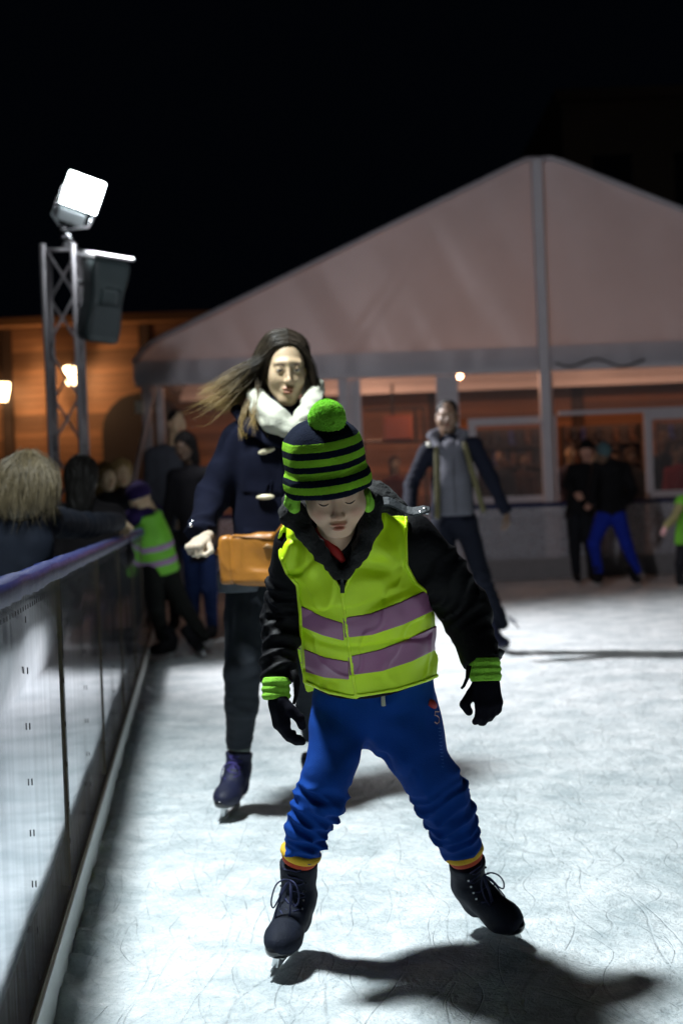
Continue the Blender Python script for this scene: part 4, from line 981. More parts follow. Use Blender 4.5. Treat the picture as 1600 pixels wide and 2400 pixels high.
# trousers
lp = [at(800, 1655, 3.62), at(790, 1700, 3.61), at(783, 1760, 3.58), at(764, 1822, 3.555), at(750, 1872, 3.56), at(734, 1912, 3.575), at(718, 1950, 3.585), at(705, 1998, 3.60)]
lr = [.076, .070, .063, .061, .062, .056, .050, .046]
rp = [at(942, 1655, 3.63), at(952, 1705, 3.63), at(975, 1760, 3.62), at(1006, 1818, 3.62), at(1032, 1868, 3.64), at(1056, 1915, 3.665), at(1070, 1950, 3.685), at(1086, 1996, 3.70)]
rr_ = [.088, .088, .079, .069, .065, .059, .054, .050]
def pants(P):
    a = chain(P, lp, lr, .02); a += wr(P, lp, .034, .0105, 2, .165, .9, .05)+.004*noise(P, 12, 3)
    b = chain(P, rp, rr_, .02); b += wr(P, rp, .034, .0105, 5, .185, .9, .05)+.004*noise(P, 12, 6)
    d = smin(a, b, .018); d = smin(d, chain(P, [at(875, 1560, 3.60), at(878, 1640, 3.63)], [.138, .142], .02, (TF.R[:, 1], .72)), .03)
    d = smax(d, plane(P, lp[-1], lp[-1]-lp[-2])+np.where(np.linalg.norm(P-lp[-1], axis=1) < .11, 0, -1), .003)
    d = smax(d, plane(P, rp[-1], rp[-1]-rp[-2])+np.where(np.linalg.norm(P-rp[-1], axis=1) < .11, 0, -1), .003)
    c_ = at(857, 1700, 3.53); d += .0055*np.clip(1-np.abs(noise(P*_v(1, 1, .45), 11, 61))*3.2, 0, 1)-.006*np.clip(1-np.abs(noise(P*_v(1, 1, .6), 8, 67))*3.5, 0, 1); rc = np.linalg.norm(P-c_, axis=1); d += .0045*np.sin(np.arctan2(P[:, 2]-c_[2], P[:, 0]-c_[0])*7+2*noise(P, 12))*np.exp(-((rc-.09)/.06)**2)*np.clip((rc-.04)/.05, 0, 1)
    return d
po_ = sdf_obj('trousers', pants, *bounds(pel, *lp, *rp, pad=.16), .0048, M_SWEAT, BT, marg=1.8, relax=3)
MB().tube([onvest(897, 1622, .010, f=pants), onvest(897, 1638, .014, f=pants), onvest(898, 1652, .010, f=pants)], [.0045, .0055, .006], 6).build('drawstring', mat('off_white_cord', (.45, .45, .38), rough=.8), po_)
# small red and white letter patch on the hip with a string of pale print below it
pm = mat('red_patch', (.30, .02, .02), rough=.7); pw = mat('peach_print', (.60, .36, .28), rough=.7); pb = mat('pale_blue_print', (.03, .12, .38), rough=.7)
q = [onvest(px-6, py, .000, f=pants) for px, py in ((1010, 1645), (1018, 1650), (1024, 1656))]
MB().tube(q, [.009, .011, .008], 8).build('patch', pm, po_, smooth=True)
s5 = [(1036, 1668), (1027, 1668), (1026, 1676), (1032, 1678), (1036, 1683), (1036, 1692), (1031, 1696), (1026, 1692)]
MB().tube([onvest(px-8, py, .0006, f=pants) for px, py in s5], .0017, 5).build('number_print', pw, po_)
tx = MB()
for i in range(12):
    py = 1706+i*8.2; px = 1029+i*.75
    a_ = random.uniform(-2.5, 2.5); tx.tube([onvest(px-3.0, py+a_*.6, .0008, f=pants), onvest(px+.2, py-a_*.4+1, .0008, f=pants), onvest(px+3.0, py+a_*.3, .0008, f=pants)], .0010, 4)
x_ = tx.build('lettering', pb, po_); x_['kind'] = 'stuff'
# skates
fL = at(650, 2285, 3.50); cL = _v(fL[0]+.012, 3.60, 0.002); cR = _v(at(1180, 2215, 3.72)[0], 3.74, 0.004)
upL = (lp[-1]-_v(0, .04, 0)-cL); upR = rp[-1]-_v(0, .04, 0)-cR
_, tL, _ = skate(BT, cL, upL, -12, s=1.0, top=lp[-1]+(lp[-1]-lp[-2])/np.linalg.norm(lp[-1]-lp[-2])*.030+_v(0, .01, 0), bm=M_BOOT, lace=M_LACE, left=True, fine=.0038)
_, tR, _ = skate(BT, cR, upR, 24, s=.97, top=rp[-1]+(rp[-1]-rp[-2])/np.linalg.norm(rp[-1]-rp[-2])*.030+_v(0, .01, 0), bm=M_BOOT, lace=M_LACE, left=False, fine=.0038)
for a_, tp_, ax in ((lp[-1], tL, lp[-1]-lp[-2]), (rp[-1], tR, rp[-1]-rp[-2])):
    ax = ax/np.linalg.norm(ax); tt = tp_
    r0 = .050
    MB().tube([a_-ax*.010, a_-ax*.004, a_+ax*.004, a_+ax*.011], [.048, .0535, .0535, .048], 28).build('sock_cuff', M_SOCKY, BT, smooth=True)
    MB().tube([a_+ax*.006, a_+ax*.016, a_+ax*.026], [.0465, .0465, .042], 28).build('sock', M_SOCKR, BT, smooth=True)
# gloves
gLf, gLb = hand_sdf(at(647, 1628, 3.40), _v(.16, -.10, -1), _v(-1, -.45, -.1), _v(.35, -1, 0), s=.86, curl=.30, thumb=1.0, fat=.0036, spread=.72)
gRf, gRb = hand_sdf(at(1136, 1585, 3.40), _v(.08, -.12, -1), _v(.35, -1, 0), _v(-1, -.2, 0), s=.80, curl=.34, thumb=-.6, fat=.0042, spread=1.05)
for f_, b_, c0, c1, rw in ((gLf, gLb, at(647, 1588, 3.41), at(647, 1640, 3.40), .0335), (gRf, gRb, at(1134, 1542, 3.41), at(1137, 1597, 3.40), .0375)):
    gl_ = sdf_obj('glove', f_, b_[0], b_[1], .0034, M_GLOVE, BT)
    cf = sdf_obj('glove_cuff', lambda P: smax(cone(P, c0, c1, rw, rw+.0005)+.0018*np.sin(along(P, [c0, c1])*2*math.pi/.016)+.0012*noise(P, 60), np.maximum(plane(P, c1, c1-c0), plane(P, c0, c0-c1)), .003), *bounds(c0, c1, pad=.05), .0032, M_GREEN, gl_)
# strap hanging off each sleeve
MB().tube([at(688, 1570, 3.40), at(696, 1600, 3.40), at(694, 1630, 3.40), at(688, 1650, 3.40)], [.010, .009, .006, .004], 6).build('cuff_strap', M_JKT, BT, smooth=True)
MB().tube([at(1098, 1560, 3.38), at(1094, 1590, 3.38), at(1086, 1608, 3.38), at(1080, 1614, 3.38)], [.007, .005, .004, .003], 6).build('cuff_strap', M_JKT, BT, smooth=True)
MB().bar(at(1165, 1526, 3.40), at(1178, 1533, 3.40), .009, 8).build('cuff_button', M_BLACKPL, BT, smooth=True)
# head
HF = Frame(at(782, 1128, 3.215), yaw=2, pitch=33, roll=3.5, sc=.93)
build_head(BT, HF, M_SKIN_BOY, child=True, lid=.86, h=.0025, open_=.0018, brow_r=0, eyes=True, zs=1.07, closed=True, brow=mat('light_brown_lash', (.03, .018, .012), rough=.8))
HT = Frame(at(770, 1146, 3.205), yaw=0, pitch=13, roll=5.5)
M_HAT = mat('navy_lime_striped_knit', (1, 1, 1), rough=.95)
def hat_material(m, bands, navy=(0.003, 0.006, 0.018), lime=(0.27, 0.60, 0.03)):
    n = m.node_tree.nodes; l = m.node_tree.links; n.clear()
    out = n.new('ShaderNodeOutputMaterial'); b = n.new('ShaderNodeBsdfPrincipled'); l.new(b.outputs[0], out.inputs[0]); b.inputs['Roughness'].default_value = .95; b.inputs['Specular IOR Level'].default_value = .1
    tc = n.new('ShaderNodeTexCoord'); sx = n.new('ShaderNodeSeparateXYZ'); l.new(tc.outputs['Object'], sx.inputs[0])
    nz = n.new('ShaderNodeTexNoise'); nz.inputs['Scale'].default_value = 150; l.new(tc.outputs['Object'], nz.inputs[0])
    ad = n.new('ShaderNodeMath'); ad.operation = 'MULTIPLY_ADD'; ad.inputs[1].default_value = .0024; l.new(nz.outputs[0], ad.inputs[0]); l.new(sx.outputs['Z'], ad.inputs[2])
    mr = n.new('ShaderNodeMapRange'); mr.inputs['From Min'].default_value = 0; mr.inputs['From Max'].default_value = .2; l.new(ad.outputs[0], mr.inputs[0])
    r = n.new('ShaderNodeValToRGB'); r.color_ramp.interpolation = 'CONSTANT'
    for i, (z_, g) in enumerate(bands):
        e_ = r.color_ramp.elements[i] if i < 2 else r.color_ramp.elements.new(z_/.2)
        e_.position = z_/.2; e_.color = (*(lime if g else navy), 1)
    l.new(mr.outputs[0], r.inputs[0])
    n2 = n.new('ShaderNodeTexNoise'); n2.inputs['Scale'].default_value = 90; n2.inputs['Detail'].default_value = 4; l.new(tc.outputs['Object'], n2.inputs[0])
    mx = n.new('ShaderNodeMix'); mx.data_type = 'RGBA'; mx.blend_type = 'MULTIPLY'; mx.inputs['Factor'].default_value = .5; l.new(r.outputs[0], mx.inputs['A']); l.new(n2.outputs['Color'], mx.inputs['B'])
    n3 = n.new('ShaderNodeMix'); n3.data_type = 'RGBA'; n3.inputs['Factor'].default_value = .5; l.new(r.outputs[0], n3.inputs['A']); l.new(mx.outputs['Result'], n3.inputs['B']); l.new(n3.outputs['Result'], b.inputs['Base Color'])
    bp = n.new('ShaderNodeBump'); bp.inputs['Strength'].default_value = .9; bp.inputs['Distance'].default_value = .002
    n4 = n.new('ShaderNodeTexNoise'); n4.inputs['Scale'].default_value = 260; l.new(tc.outputs['Object'], n4.inputs[0]); l.new(n4.outputs[0], bp.inputs['Height']); l.new(bp.outputs[0], b.inputs['Normal'])
hat_material(M_HAT, [(0, 0), (.0125, 1), (.0285, 0), (.043, 1), (.0585, 0), (.072, 1), (.089, 0), (.104, 1), (.122, 0)])
n_ = 160; rows = [(-.004, .088), (0, .0965), (.006, .0985), (.016, .0995), (.027, .0990), (.038, .0965), (.046, .0915), (.052, .0895), (.065, .0900), (.080, .0905), (.095, .0900), (.108, .0885), (.120, .0850), (.132, .0770), (.143, .0650), (.152, .0500), (.158, .032), (.161, .012), (.1615, .001)]
rz = np.array([r_[0] for r_ in rows]); rr2 = np.array([r_[1] for r_ in rows]); tq = np.linspace(0, 1, 70)
zz = np.interp(tq, np.linspace(0, 1, len(rows)), rz); ra = np.interp(tq, np.linspace(0, 1, len(rows)), rr2)
V = []
for j in range(70):
    for i in range(n_):
        a = 2*math.pi*i/n_; rib = .0011*math.sin(a*64)*(1 if zz[j] < .044 else 0) + (.0006*math.sin(a*80) if zz[j] > .05 else 0)
        q_ = _v(math.cos(a), math.sin(a), 0); r0 = ra[j]+rib+.0035*noise(np.array([[q_[0]*2, q_[1]*2, zz[j]*14]]), 1.3, 4)[0]
        sag = .004*noise(np.array([[q_[0]*2, q_[1]*2, 2.]]), 1.1, 2)[0]*(1 if zz[j] < .06 else .4)
        V.append((q_[0]*r0*1.0, q_[1]*r0*1.06, zz[j]+sag))
idx = np.arange(70*n_).reshape(70, n_); nx_ = np.roll(idx, -1, 1); F = np.stack([idx[:-1], nx_[:-1], nx_[1:], idx[1:]], -1).reshape(-1, 4)
ho = mesh_obj('hat', V, F, M_HAT, BT, local=HT.mat())
pr = .038
M_POM = mat('lime_yarn', (0.34, 0.80, 0.06), rough=.9, var=.2, vscale=90)
def _pom():
    n_ = 9000; v = []; f = []; d = RNG.normal(size=(n_, 3)); d /= np.linalg.norm(d, axis=1)[:, None]; c = at(766, 980, 3.135)
    nn = noise(d, 3.2)
    for i in range(n_):
        q = d[i]+RNG.normal(size=3)*.15; q /= np.linalg.norm(q); u = np.cross(q, RNG.normal(size=3)); u /= np.linalg.norm(u); wv = np.cross(q, u)
        L = pr*(1.03+.09*RNG.rand()+.05*nn[i]); w0 = .0012; b = d[i]*pr*.7; k = len(v); t3 = (u, -.5*u+.87*wv, -.5*u-.87*wv)
        v += [c+b+x*w0 for x in t3]+[c+q*L+x*w0*.9 for x in t3]
        f += [(k, k+1, k+4, k+3), (k+1, k+2, k+5, k+4), (k+2, k, k+3, k+5), (k+3, k+4, k+5, k+5)]
    f = [q[:3] if q[2] == q[3] else q for q in f]
    o = mesh_obj('pompom', v, f, M_POM, BT, smooth=False)
    s_ = MB(); vv = []; 
    for j in range(11):
        a = math.pi*j/10
        for q in range(18): vv.append(c+pr*.85*_v(math.sin(a)*math.cos(2*math.pi*q/18)+1e-5, math.sin(a)*math.sin(2*math.pi*q/18), math.cos(a)))
    mesh_obj('pompom_core', vv, [(j*18+q, j*18+(q+1) % 18, (j+1)*18+(q+1) % 18, (j+1)*18+q) for j in range(10) for q in range(18)], M_POM, o)
_pom()
# ear flaps of fleece below the brim
fl1 = at(688, 1170, 3.22); fl2 = at(862, 1172, 3.22)
for c_, sz in ((fl1, (.019, .030, .034)), (fl2, (.014, .028, .026))):
    fo = sdf_obj('ear_flap', lambda P: ell(P, c_, sz)+.004*noise(P, 70)+.003*noise(P, 30, 4), *bounds(c_, pad=.06), .003, M_GREEN, ho if False else BT)
# collar and hood of the jacket
def collar(P):
    pts = [at(688, 1205, 3.26), at(716, 1250, 3.255), at(748, 1292, 3.27), at(790, 1345, 3.30)]
    d = chain(P, pts, [.026, .020, .016, .012], .02)
    pts2 = [at(868, 1180, 3.27), at(868, 1225, 3.265), at(845, 1285, 3.27), at(812, 1350, 3.30)]
    d = smin(d, chain(P, pts2, [.028, .023, .017, .012], .02), .01)
    back = [at(688, 1205, 3.26), at(706, 1180, 3.36), at(780, 1165, 3.42), at(850, 1160, 3.36), at(872, 1180, 3.27)]
    d = smin(d, chain(P, back, [.030, .038, .042, .040, .032], .02), .02)
    d = smin(d, cone(P, at(890, 1160, 3.33), at(935, 1188, 3.30), .030, .020), .025)
    d = smin(d, cone(P, at(780, 1290, 3.36), at(790, 1240, 3.33), .06, .045), .02)
    return d+.005*noise(P, 42, 3)+.0035*noise(P, 85, 8)
sdf_obj('hood', collar, *bounds(at(690, 1205, 3.26), at(950, 1150, 3.42), at(800, 1370, 3.28), pad=.09), .004, M_FUR, BT)
lpts = [at(885, 1180, 3.26), at(930, 1192, 3.25), at(968, 1200, 3.245), at(1008, 1199, 3.245)]
def lapel_flap():
    b_ = MB(); n_ = 10; v = []; nrm = _v(-.15, -.75, .6); nrm /= np.linalg.norm(nrm)
    for i in range(n_):
        a = i/(n_-1); c_ = lpts[0]*(1-a)+lpts[-1]*a+_v(0, 0, .006*math.sin(a*7)); up_ = np.cross(nrm, (1, 0, 0)); up_ /= -np.linalg.norm(up_); up_ = up_*(1 if up_[2] > 0 else -1)
        hw = .0125*(1-.1*a) if i < n_-1 else .006; tw_ = .004*math.sin(a*9)
        for s1, s2 in ((-1, -1), (1, -1), (1, 1), (-1, 1)): v.append(c_+up_*hw*s1+nrm*(.0035*s2+tw_))
    f = [(i*4+j, i*4+(j+1) % 4, i*4+4+(j+1) % 4, i*4+4+j) for i in range(n_-1) for j in range(4)]+[(3, 2, 1, 0), (n_*4-4, n_*4-3, n_*4-2, n_*4-1)]
    b_.add(v, f); o = b_.build('lapel', M_LAPEL, BT); bevel(o, .002); return o
lf = lapel_flap()
sn = MB()
for px, py in ((995, 1193), (1000, 1201), (985, 1201)): c_ = at(px, py, 3.2385); sn.bar(c_-_v(0, .0, 0), c_+_v(0, .006, -.002), .0042, 10)
sn.build('snap_button', M_STEEL, lf, smooth=True)
# ------------------------------------------------------------------ THE WOMAN
M_COAT = mat('navy_wool_coat', (0.0030, 0.0040, 0.012), rough=.9, var=.3, vscale=14, bump=.4, bscale=200, spec=.12)
M_SCARF = mat('cream_knit_scarf', (0.42, 0.42, 0.34), rough=.9, var=.12, vscale=40, bump=1.0, bscale=170, bdist=.003)
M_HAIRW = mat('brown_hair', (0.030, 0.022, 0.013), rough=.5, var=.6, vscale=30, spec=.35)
def ombre(m, c, r0, r1, tip):
    n = m.node_tree.nodes; l = m.node_tree.links; tc = n.new('ShaderNodeNewGeometry'); vm = n.new('ShaderNodeVectorMath'); vm.operation = 'DISTANCE'
    l.new(tc.outputs['Position'], vm.inputs[0]); vm.inputs[1].default_value = tuple(c); mr = n.new('ShaderNodeMapRange'); mr.inputs['From Min'].default_value = r0; mr.inputs['From Max'].default_value = r1
    l.new(vm.outputs['Value'], mr.inputs[0]); b = n['Principled BSDF']; src = b.inputs['Base Color'].links[0].from_socket; mx = n.new('ShaderNodeMix'); mx.data_type = 'RGBA'
    l.new(mr.outputs[0], mx.inputs['Factor']); l.new(src, mx.inputs['A']); mx.inputs['B'].default_value = (*tip, 1); l.new(mx.outputs['Result'], b.inputs['Base Color'])
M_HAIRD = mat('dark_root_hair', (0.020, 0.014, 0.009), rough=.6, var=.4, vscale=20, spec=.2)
M_JEANS = mat('charcoal_jeans', (0.011, 0.014, 0.019), rough=.8, var=.3, vscale=8, bump=.3, bscale=200, spec=.2)
M_TAN = mat('tan_leather', (0.32, 0.125, 0.016), rough=.42, var=.35, vscale=9, bump=.15, bscale=40, spec=.5)
M_TOGGLE = mat('horn_toggle', (0.62, 0.55, 0.38), rough=.3, var=.3, vscale=60)
woman = thing('person', 'woman with windblown brown hair, cream scarf and navy duffle coat behind the boy', 'person', at(620, 1900, 5.4)*_v(1, 1, 0))
WF = Frame(at(669, 858, 5.235), yaw=9, pitch=13, roll=-1.0, sc=.98)
build_head(woman, WF, M_SKIN_W, female=True, lid=.45, h=.0027, open_=.0022, zs=1.19, brow_r=.0016)
DW = 5.25
wpel = at(655, 1330, 5.32); wwai = at(655, 1200, 5.28); wche = at(656, 1090, 5.26); wupp = at(655, 1025, 5.27)
wshL = at(560, 1030, 5.26); wshR = at(748, 1025, 5.30)
welL = at(497, 1165, 5.24); wwrL = at(463, 1258, 5.10); welR = at(800, 1160, 5.36); wwrR = at(790, 1290, 5.20)
WT = axes_frame(wpel, wupp-wpel, _v(.12, -1, 0))
def coat(P):
    fl = (WT.R[:, 1], .66)
    d = chain(P, [at(650, 1368, 5.32), wpel, wwai, wche, wupp], [.178, .176, .152, .158, .110], .04, fl)
    d = smin(d, cone(P, wshL+_v(.04, 0, .015), wshR-_v(.04, 0, -.015), .060, .060), .05)
    d = smin(d, cone(P, at(660, 1000, 5.27), at(662, 960, 5.27), .085, .070), .03)
    a = chain(P, [wshL, welL, wwrL], [.066, .060, .050], .03)+wr(P, [wshL, welL, wwrL], .075, .006, 3, .05, .9)+.006*noise(P, 10, 3)
    b = chain(P, [wshR, welR, wwrR], [.066, .060, .050], .03)
    d = smin(smin(d, a, .025), b, .025)
    d = smax(d, plane(P, wwrL, wwrL-welL)+np.where(np.linalg.norm(P-wwrL, axis=1) < .10, 0, -1), .004)
    d = smax(d, plane(P, wwrR, wwrR-welR)+np.where(np.linalg.norm(P-wwrR, axis=1) < .10, 0, -1), .004)
    d = smax(d, -(P[:, 2]-at(650, 1362, 5.3)[2]), .006)
    d += .006*noise(P, 7, 9)+.003*noise(P, 16, 5)
    # storm flap across the chest and the front edge stand proud
    q = WT.loc(P); fl_ = np.clip((q[:, 2]-.285)/.006, 0, 1)*np.clip((.5-q[:, 2])/.01, 0, 1)*np.clip((-q[:, 0]+.012)/.006, 0, 1)*(q[:, 1] < 0)*np.clip((q[:, 0]+.145)/.006, 0, 1)
    ed = np.clip((q[:, 0]+.012)/.005, 0, 1)*np.clip((.055-q[:, 0])/.005, 0, 1)*(q[:, 1] < 0)
    pk = np.clip((q[:, 2]-.03)/.004, 0, 1)*np.clip((.155-q[:, 2])/.004, 0, 1)*np.clip((-q[:, 0]-.025)/.004, 0, 1)*np.clip((q[:, 0]+.14)/.004, 0, 1)*(q[:, 1] < 0)
    return d-.006*fl_-.005*ed-.004*pk
sdf_obj('coat', coat, *bounds(wpel, wshL, wshR, welL, welR, wwrL, wwrR, at(655, 940, 5.27), at(650, 1370, 5.3), pad=.20), .0075, M_COAT, woman, marg=1.9)
# coat collar lying open
cl_ = sdf_obj('collar', lambda P: smin(chain(P, [at(556, 962, 5.25), at(586, 1000, 5.17), at(632, 1028, 5.13), at(664, 1046, 5.12)], [.026, .030, .024, .012], .02, (_v(.3, -.8, .5)/np.linalg.norm(_v(.3, -.8, .5)), .5)),
              chain(P, [at(745, 965, 5.27), at(735, 1010, 5.18), at(700, 1050, 5.13)], [.03, .032, .016], .02), .01)+.002*noise(P, 30), *bounds(at(560, 960, 5.3), at(750, 1090, 5.1), pad=.08), .005, M_COAT, woman)
# scarf: two thick loops crossing in front
def scarf(P):
    a = chain(P, [at(738, 905, 5.30), at(730, 945, 5.20), at(712, 978, 5.13), at(690, 1006, 5.10), at(668, 1012, 5.10)], [.036, .036, .034, .028, .022], .02)
    b = chain(P, [at(600, 930, 5.22), at(622, 958, 5.14), at(652, 985, 5.08), at(682, 1006, 5.07), at(700, 1004, 5.08)], [.034, .040, .044, .034, .024], .02)
    c = chain(P, [at(600, 930, 5.22), at(610, 915, 5.36), at(668, 905, 5.42), at(728, 900, 5.38), at(738, 905, 5.30)], [.034, .036, .036, .034, .034], .02)
    b2 = chain(P, [at(598, 958, 5.17), at(630, 992, 5.11), at(668, 1010, 5.09)], [.024, .028, .026], .02)
    d = smin(np.minimum(a, np.minimum(b, c)), b2, .006)
    q = (P-at(600, 930, 5.2)); s_ = q @ (_v(.55, 0, .83)); s2 = q @ _v(-.55, 0, .83)
    d += (.0022*np.sin((s_+.06*noise(P, 7, 3))*2*math.pi/.030)*(b < a)+.0022*np.sin((s2+.06*noise(P, 7, 5))*2*math.pi/.030)*(a <= b))*np.clip(.6+noise(P, 9, 3), 0, 1.2)+.0035*noise(P, 34, 2)+.005*noise(P, 14, 6)
    return d
sdf_obj('scarf', scarf, *bounds(at(590, 900, 5.45), at(745, 1020, 5.05), pad=.09), .0042, M_SCARF, woman)
# toggles and cords
def oncoat(px, py, off=.006, f=None, d0=4.9, d1=5.5):
    ds = np.linspace(d0, d1, 300); P = np.array([at(px, py, d) for d in ds]); v = (f or coat)(P); k = np.argmax(v < 0); return P[k]-_v(0, off, 0)
for (x0, y0, x1, y1) in ((606, 1063, 644, 1051), (602, 1166, 643, 1164)):
    q = [oncoat(x0+(x1-x0)*t_, y0+(y1-y0)*t_, .012) for t_ in np.linspace(0, 1, 7)]
    MB().tube(q, [.0045, .0085, .0105, .011, .0105, .0085, .0045], 10).build('toggle', M_TOGGLE, woman, smooth=True)
    xm = (x0+x1)/2; MB().tube([oncoat(xm, y0-6, .010), oncoat(xm+4, y0-30, .006), oncoat(xm+14, y0-42, .006), oncoat(xm+12, y0-20, .006), oncoat(xm+3, y0, .014)], .0028, 6).build('cord', M_COAT, woman, smooth=True)
bt_ = MB(); 
for px, py in ((447, 1231), (452, 1222)): c_ = oncoat(px, py, .004); bt_.bar(c_, c_-_v(0, .005, 0), .0075 if py > 1225 else .004, 12)
bt_.build('cuff_button', M_STEEL, woman, smooth=True)
# bare fist
wh_f, wh_b = hand_sdf(at(478, 1262, 5.06), _v(-.42, -1, -.42), _v(-.25, -.45, .9), _v(1, -.2, -.3), s=.92, curl=1.02, thumb=.35, fat=.0008)
h_ = sdf_obj('hand', wh_f, wh_b[0], wh_b[1], .0030, skin('hand_skin', (0.46, 0.37, 0.28)), woman); 
# jeans
wl = [at(590, 1345, 5.33), at(580, 1450, 5.28), at(568, 1580, 5.20), at(566, 1650, 5.25), at(560, 1752, 5.42)]
wrp = [at(705, 1345, 5.36), at(712, 1450, 5.34), at(722, 1570, 5.32), at(732, 1660, 5.42), at(744, 1765, 5.55)]
def wjeans(P):
    a = chain(P, wl, [.100, .084, .066, .062, .048], .02)+wr(P, wl, .05, .0035, 2, .25, .9); b = chain(P, wrp, [.100, .084, .064, .060, .047], .02)+wr(P, wrp, .022, .004, 4, .22, .5)
    d = smin(a, b, .02)+.002*noise(P, 20); return smax(d, -(P[:, 2]-(at(560, 1752, 5.42)[2])), .004)
sdf_obj('jeans', wjeans, *bounds(*wl, *wrp, pad=.13), .007, M_JEANS, woman, marg=1.7)
MB().tube([at(560, 1748, 5.42), at(559, 1757, 5.42)], [.047, .046], 24).build('sock_cuff', mat('grey_green_cuff', (.10, .12, .11), rough=.9), woman, smooth=True)
M_BOOTP = mat('purple_blue_boot', (0.007, 0.009, 0.030), rough=.6, var=.5, vscale=14, bump=.3, bscale=180, spec=.35); M_LACEP = mat('purple_lace', (0.035, 0.025, 0.16), rough=.7)
g_ = ground(514, 1928); skate(woman, _v(g_[0]+.03, g_[1]+.13, 0), wl[-1]-_v(0, .05, 0)-(_v(g_[0]+.03, g_[1]+.13, 0)), -12, s=1.07, top=wl[-1]-_v(0, 0, .015), bm=M_BOOTP, lace=M_LACEP, fine=.005)
skate(woman, _v(wrp[-1][0]-.01, wrp[-1][1]-.05, .0), _v(0, .0, 1), 6, s=1.07, top=wrp[-1]-_v(0, 0, .015), bm=M_BOOTP, lace=M_LACEP, left=False, fine=.006)
# hair: strands in sheaves
def curves(name, splines, m, parent, r):
    """many fine strands as one mesh of three-sided tapering tubes"""
    V = []; F = []; k = 0; ang = np.array([0, 2.094, 4.189])
    for pts, rad in splines:
        q = np.asarray(pts, float); n_ = len(q); d = np.gradient(q, axis=0); d /= np.maximum(np.linalg.norm(d, axis=1), 1e-9)[:, None]
        u = np.cross(d, (0.3, 1, 0.2)); u /= np.maximum(np.linalg.norm(u, axis=1), 1e-9)[:, None]; w_ = np.cross(d, u); rr_ = (np.asarray(rad)*r)[:, None, None]
        V.append((q[:, None, :]+rr_*(np.cos(ang)[None, :, None]*u[:, None, :]+np.sin(ang)[None, :, None]*w_[:, None, :])).reshape(-1, 3))
        i = np.arange(n_-1)[:, None]*3; j = np.arange(3)[None, :]; a_ = i+j; b_ = i+(j+1) % 3
        F.append(np.stack([a_, b_, b_+3, a_+3], -1).reshape(-1, 4)+k); k += n_*3
    return setp(mesh_obj(name, np.concatenate(V), np.concatenate(F), m, parent), kind='stuff')
def sheaf(guide, n, spread, k=9, taper=True, rr_=1.0, curl=.0, seed=0):
    R_ = np.random.RandomState(seed); out = []; g = [np.asarray(q, float) for q in guide]; m_ = len(g)
    for _ in range(n):
        o = R_.normal(size=3); o2 = R_.normal(size=3); L = R_.uniform(.78, 1.0) if taper else 1
        pts = [g[i]+(o*spread[i]*.6+o2*spread[i]*.5*(i/m_)) for i in range(m_)]
        q = bez(pts, k+4); q = q[:max(4, int((k+4)*L))]; q = q+.003*np.sin(np.linspace(0, 6, len(q))+o[0]*3)[:, None]*o2*curl
        rad = np.interp(np.linspace(0, 1, len(q)), [0, .1, .7, 1], [.8, 1, .8, .15])*R_.uniform(.7, 1.3)*rr_; out.append((q, rad))
    return out
ombre(M_HAIRW, WF.o, .13, .30, (.26, .17, .05))
def W_(x, y, z):
    c_ = _v(0, .030, .036); q = (_v(x, y, z)-c_); n_ = np.linalg.norm(q/_v(.088, .102, .094))
    if z > -.02 and n_ < 1.25: q = q/n_*random.uniform(1.01, 1.05)
    return WF.w(*(c_+q))
# scalp cap
def wcap(P):
    q = WF.loc(P); d = ell(q, _v(0, .030, .036), (.086, .100, .092)); d = smin(d, ell(q, _v(0, .055, -.05), (.074, .060, .10)), .04)
    face = ell(q, _v(0, -.105, -.016), (.062, .095, .092)); d = smax(d, -face, .012); d += .0010*np.sin(np.arctan2(q[:, 0], q[:, 2]+.02)*46+5*noise(q, 14)); part = np.exp(-((q[:, 0]-.006)/.004)**2)*(q[:, 2] > .03); return (d+.004*part)*WF.sc
hc = sdf_obj('hair', wcap, WF.o-_v(.14, .16, .20), WF.o+_v(.14, .2, .16), .0034, M_HAIRD, woman)
hs = []
for i in range(16):       # swept from the parting to picture left and blown out
    a = i/15; st = W_(.004, -.070+.105*a, .100+.022*math.sin(a*3)); s1 = W_(-.050, -.062+.11*a, .082+.012*a); s2 = W_(-.100-.018*a, -.030+.10*a, .022-.03*a)
    end = at(424+88*a**1.3, 978-70*(1-a)*.25+14*math.sin(i*2.1)-30*(i % 4 == 1), 5.15+.20*a) ; mid = at(548+22*a, 902-28*(1-a)+32*a, 5.17+.12*a)
    hs += sheaf([st, s1, s2, mid, end], 46, [.003, .007, .011, .015, .016], seed=i, curl=.6)
for i in range(9):
    a = i/8; hs += sheaf([W_(-.050, .0+.05*a, .085), W_(-.090, .02+.05*a, .0), at(590-8*a, 930+14*a, 5.2+.08*a), at(566+14*a, 985, 5.16+.06*a), at(572+8*math.sin(i), 1040+14*math.sin(i*3), 5.13)], 20, [.006, .010, .010, .010, .010], seed=40+i, curl=1)
for i in range(7):       # single wisps blown furthest
    a = i/6; hs += sheaf([W_(-.050, -.050+.11*a, .085), W_(-.108, -.02+.10*a, .01), at(560+14*a, 900+30*a, 5.18+.1*a), at(478+60*a, 950-22*a+14*math.sin(i*2), 5.14+.16*a), at(418+90*a, 985-60*math.sin(i*1.3)**2, 5.12+.2*a)], 9, [.004, .012, .022, .034, .045], seed=500+i, curl=4, rr_=.8)
for i in range(5):
    a = i/4; hs += sheaf([W_(-.075, .0+.05*a, .05), W_(-.100, .0+.05*a, -.03), at(602-12*a, 935+16*a, 5.13+.08*a), at(588+10*a, 990, 5.09), at(566+40*a, 1030+18*math.sin(i*3), 5.08)], 8, [.006, .012, .014, .018, .022], seed=600+i, curl=3, rr_=.8)
hs2 = []
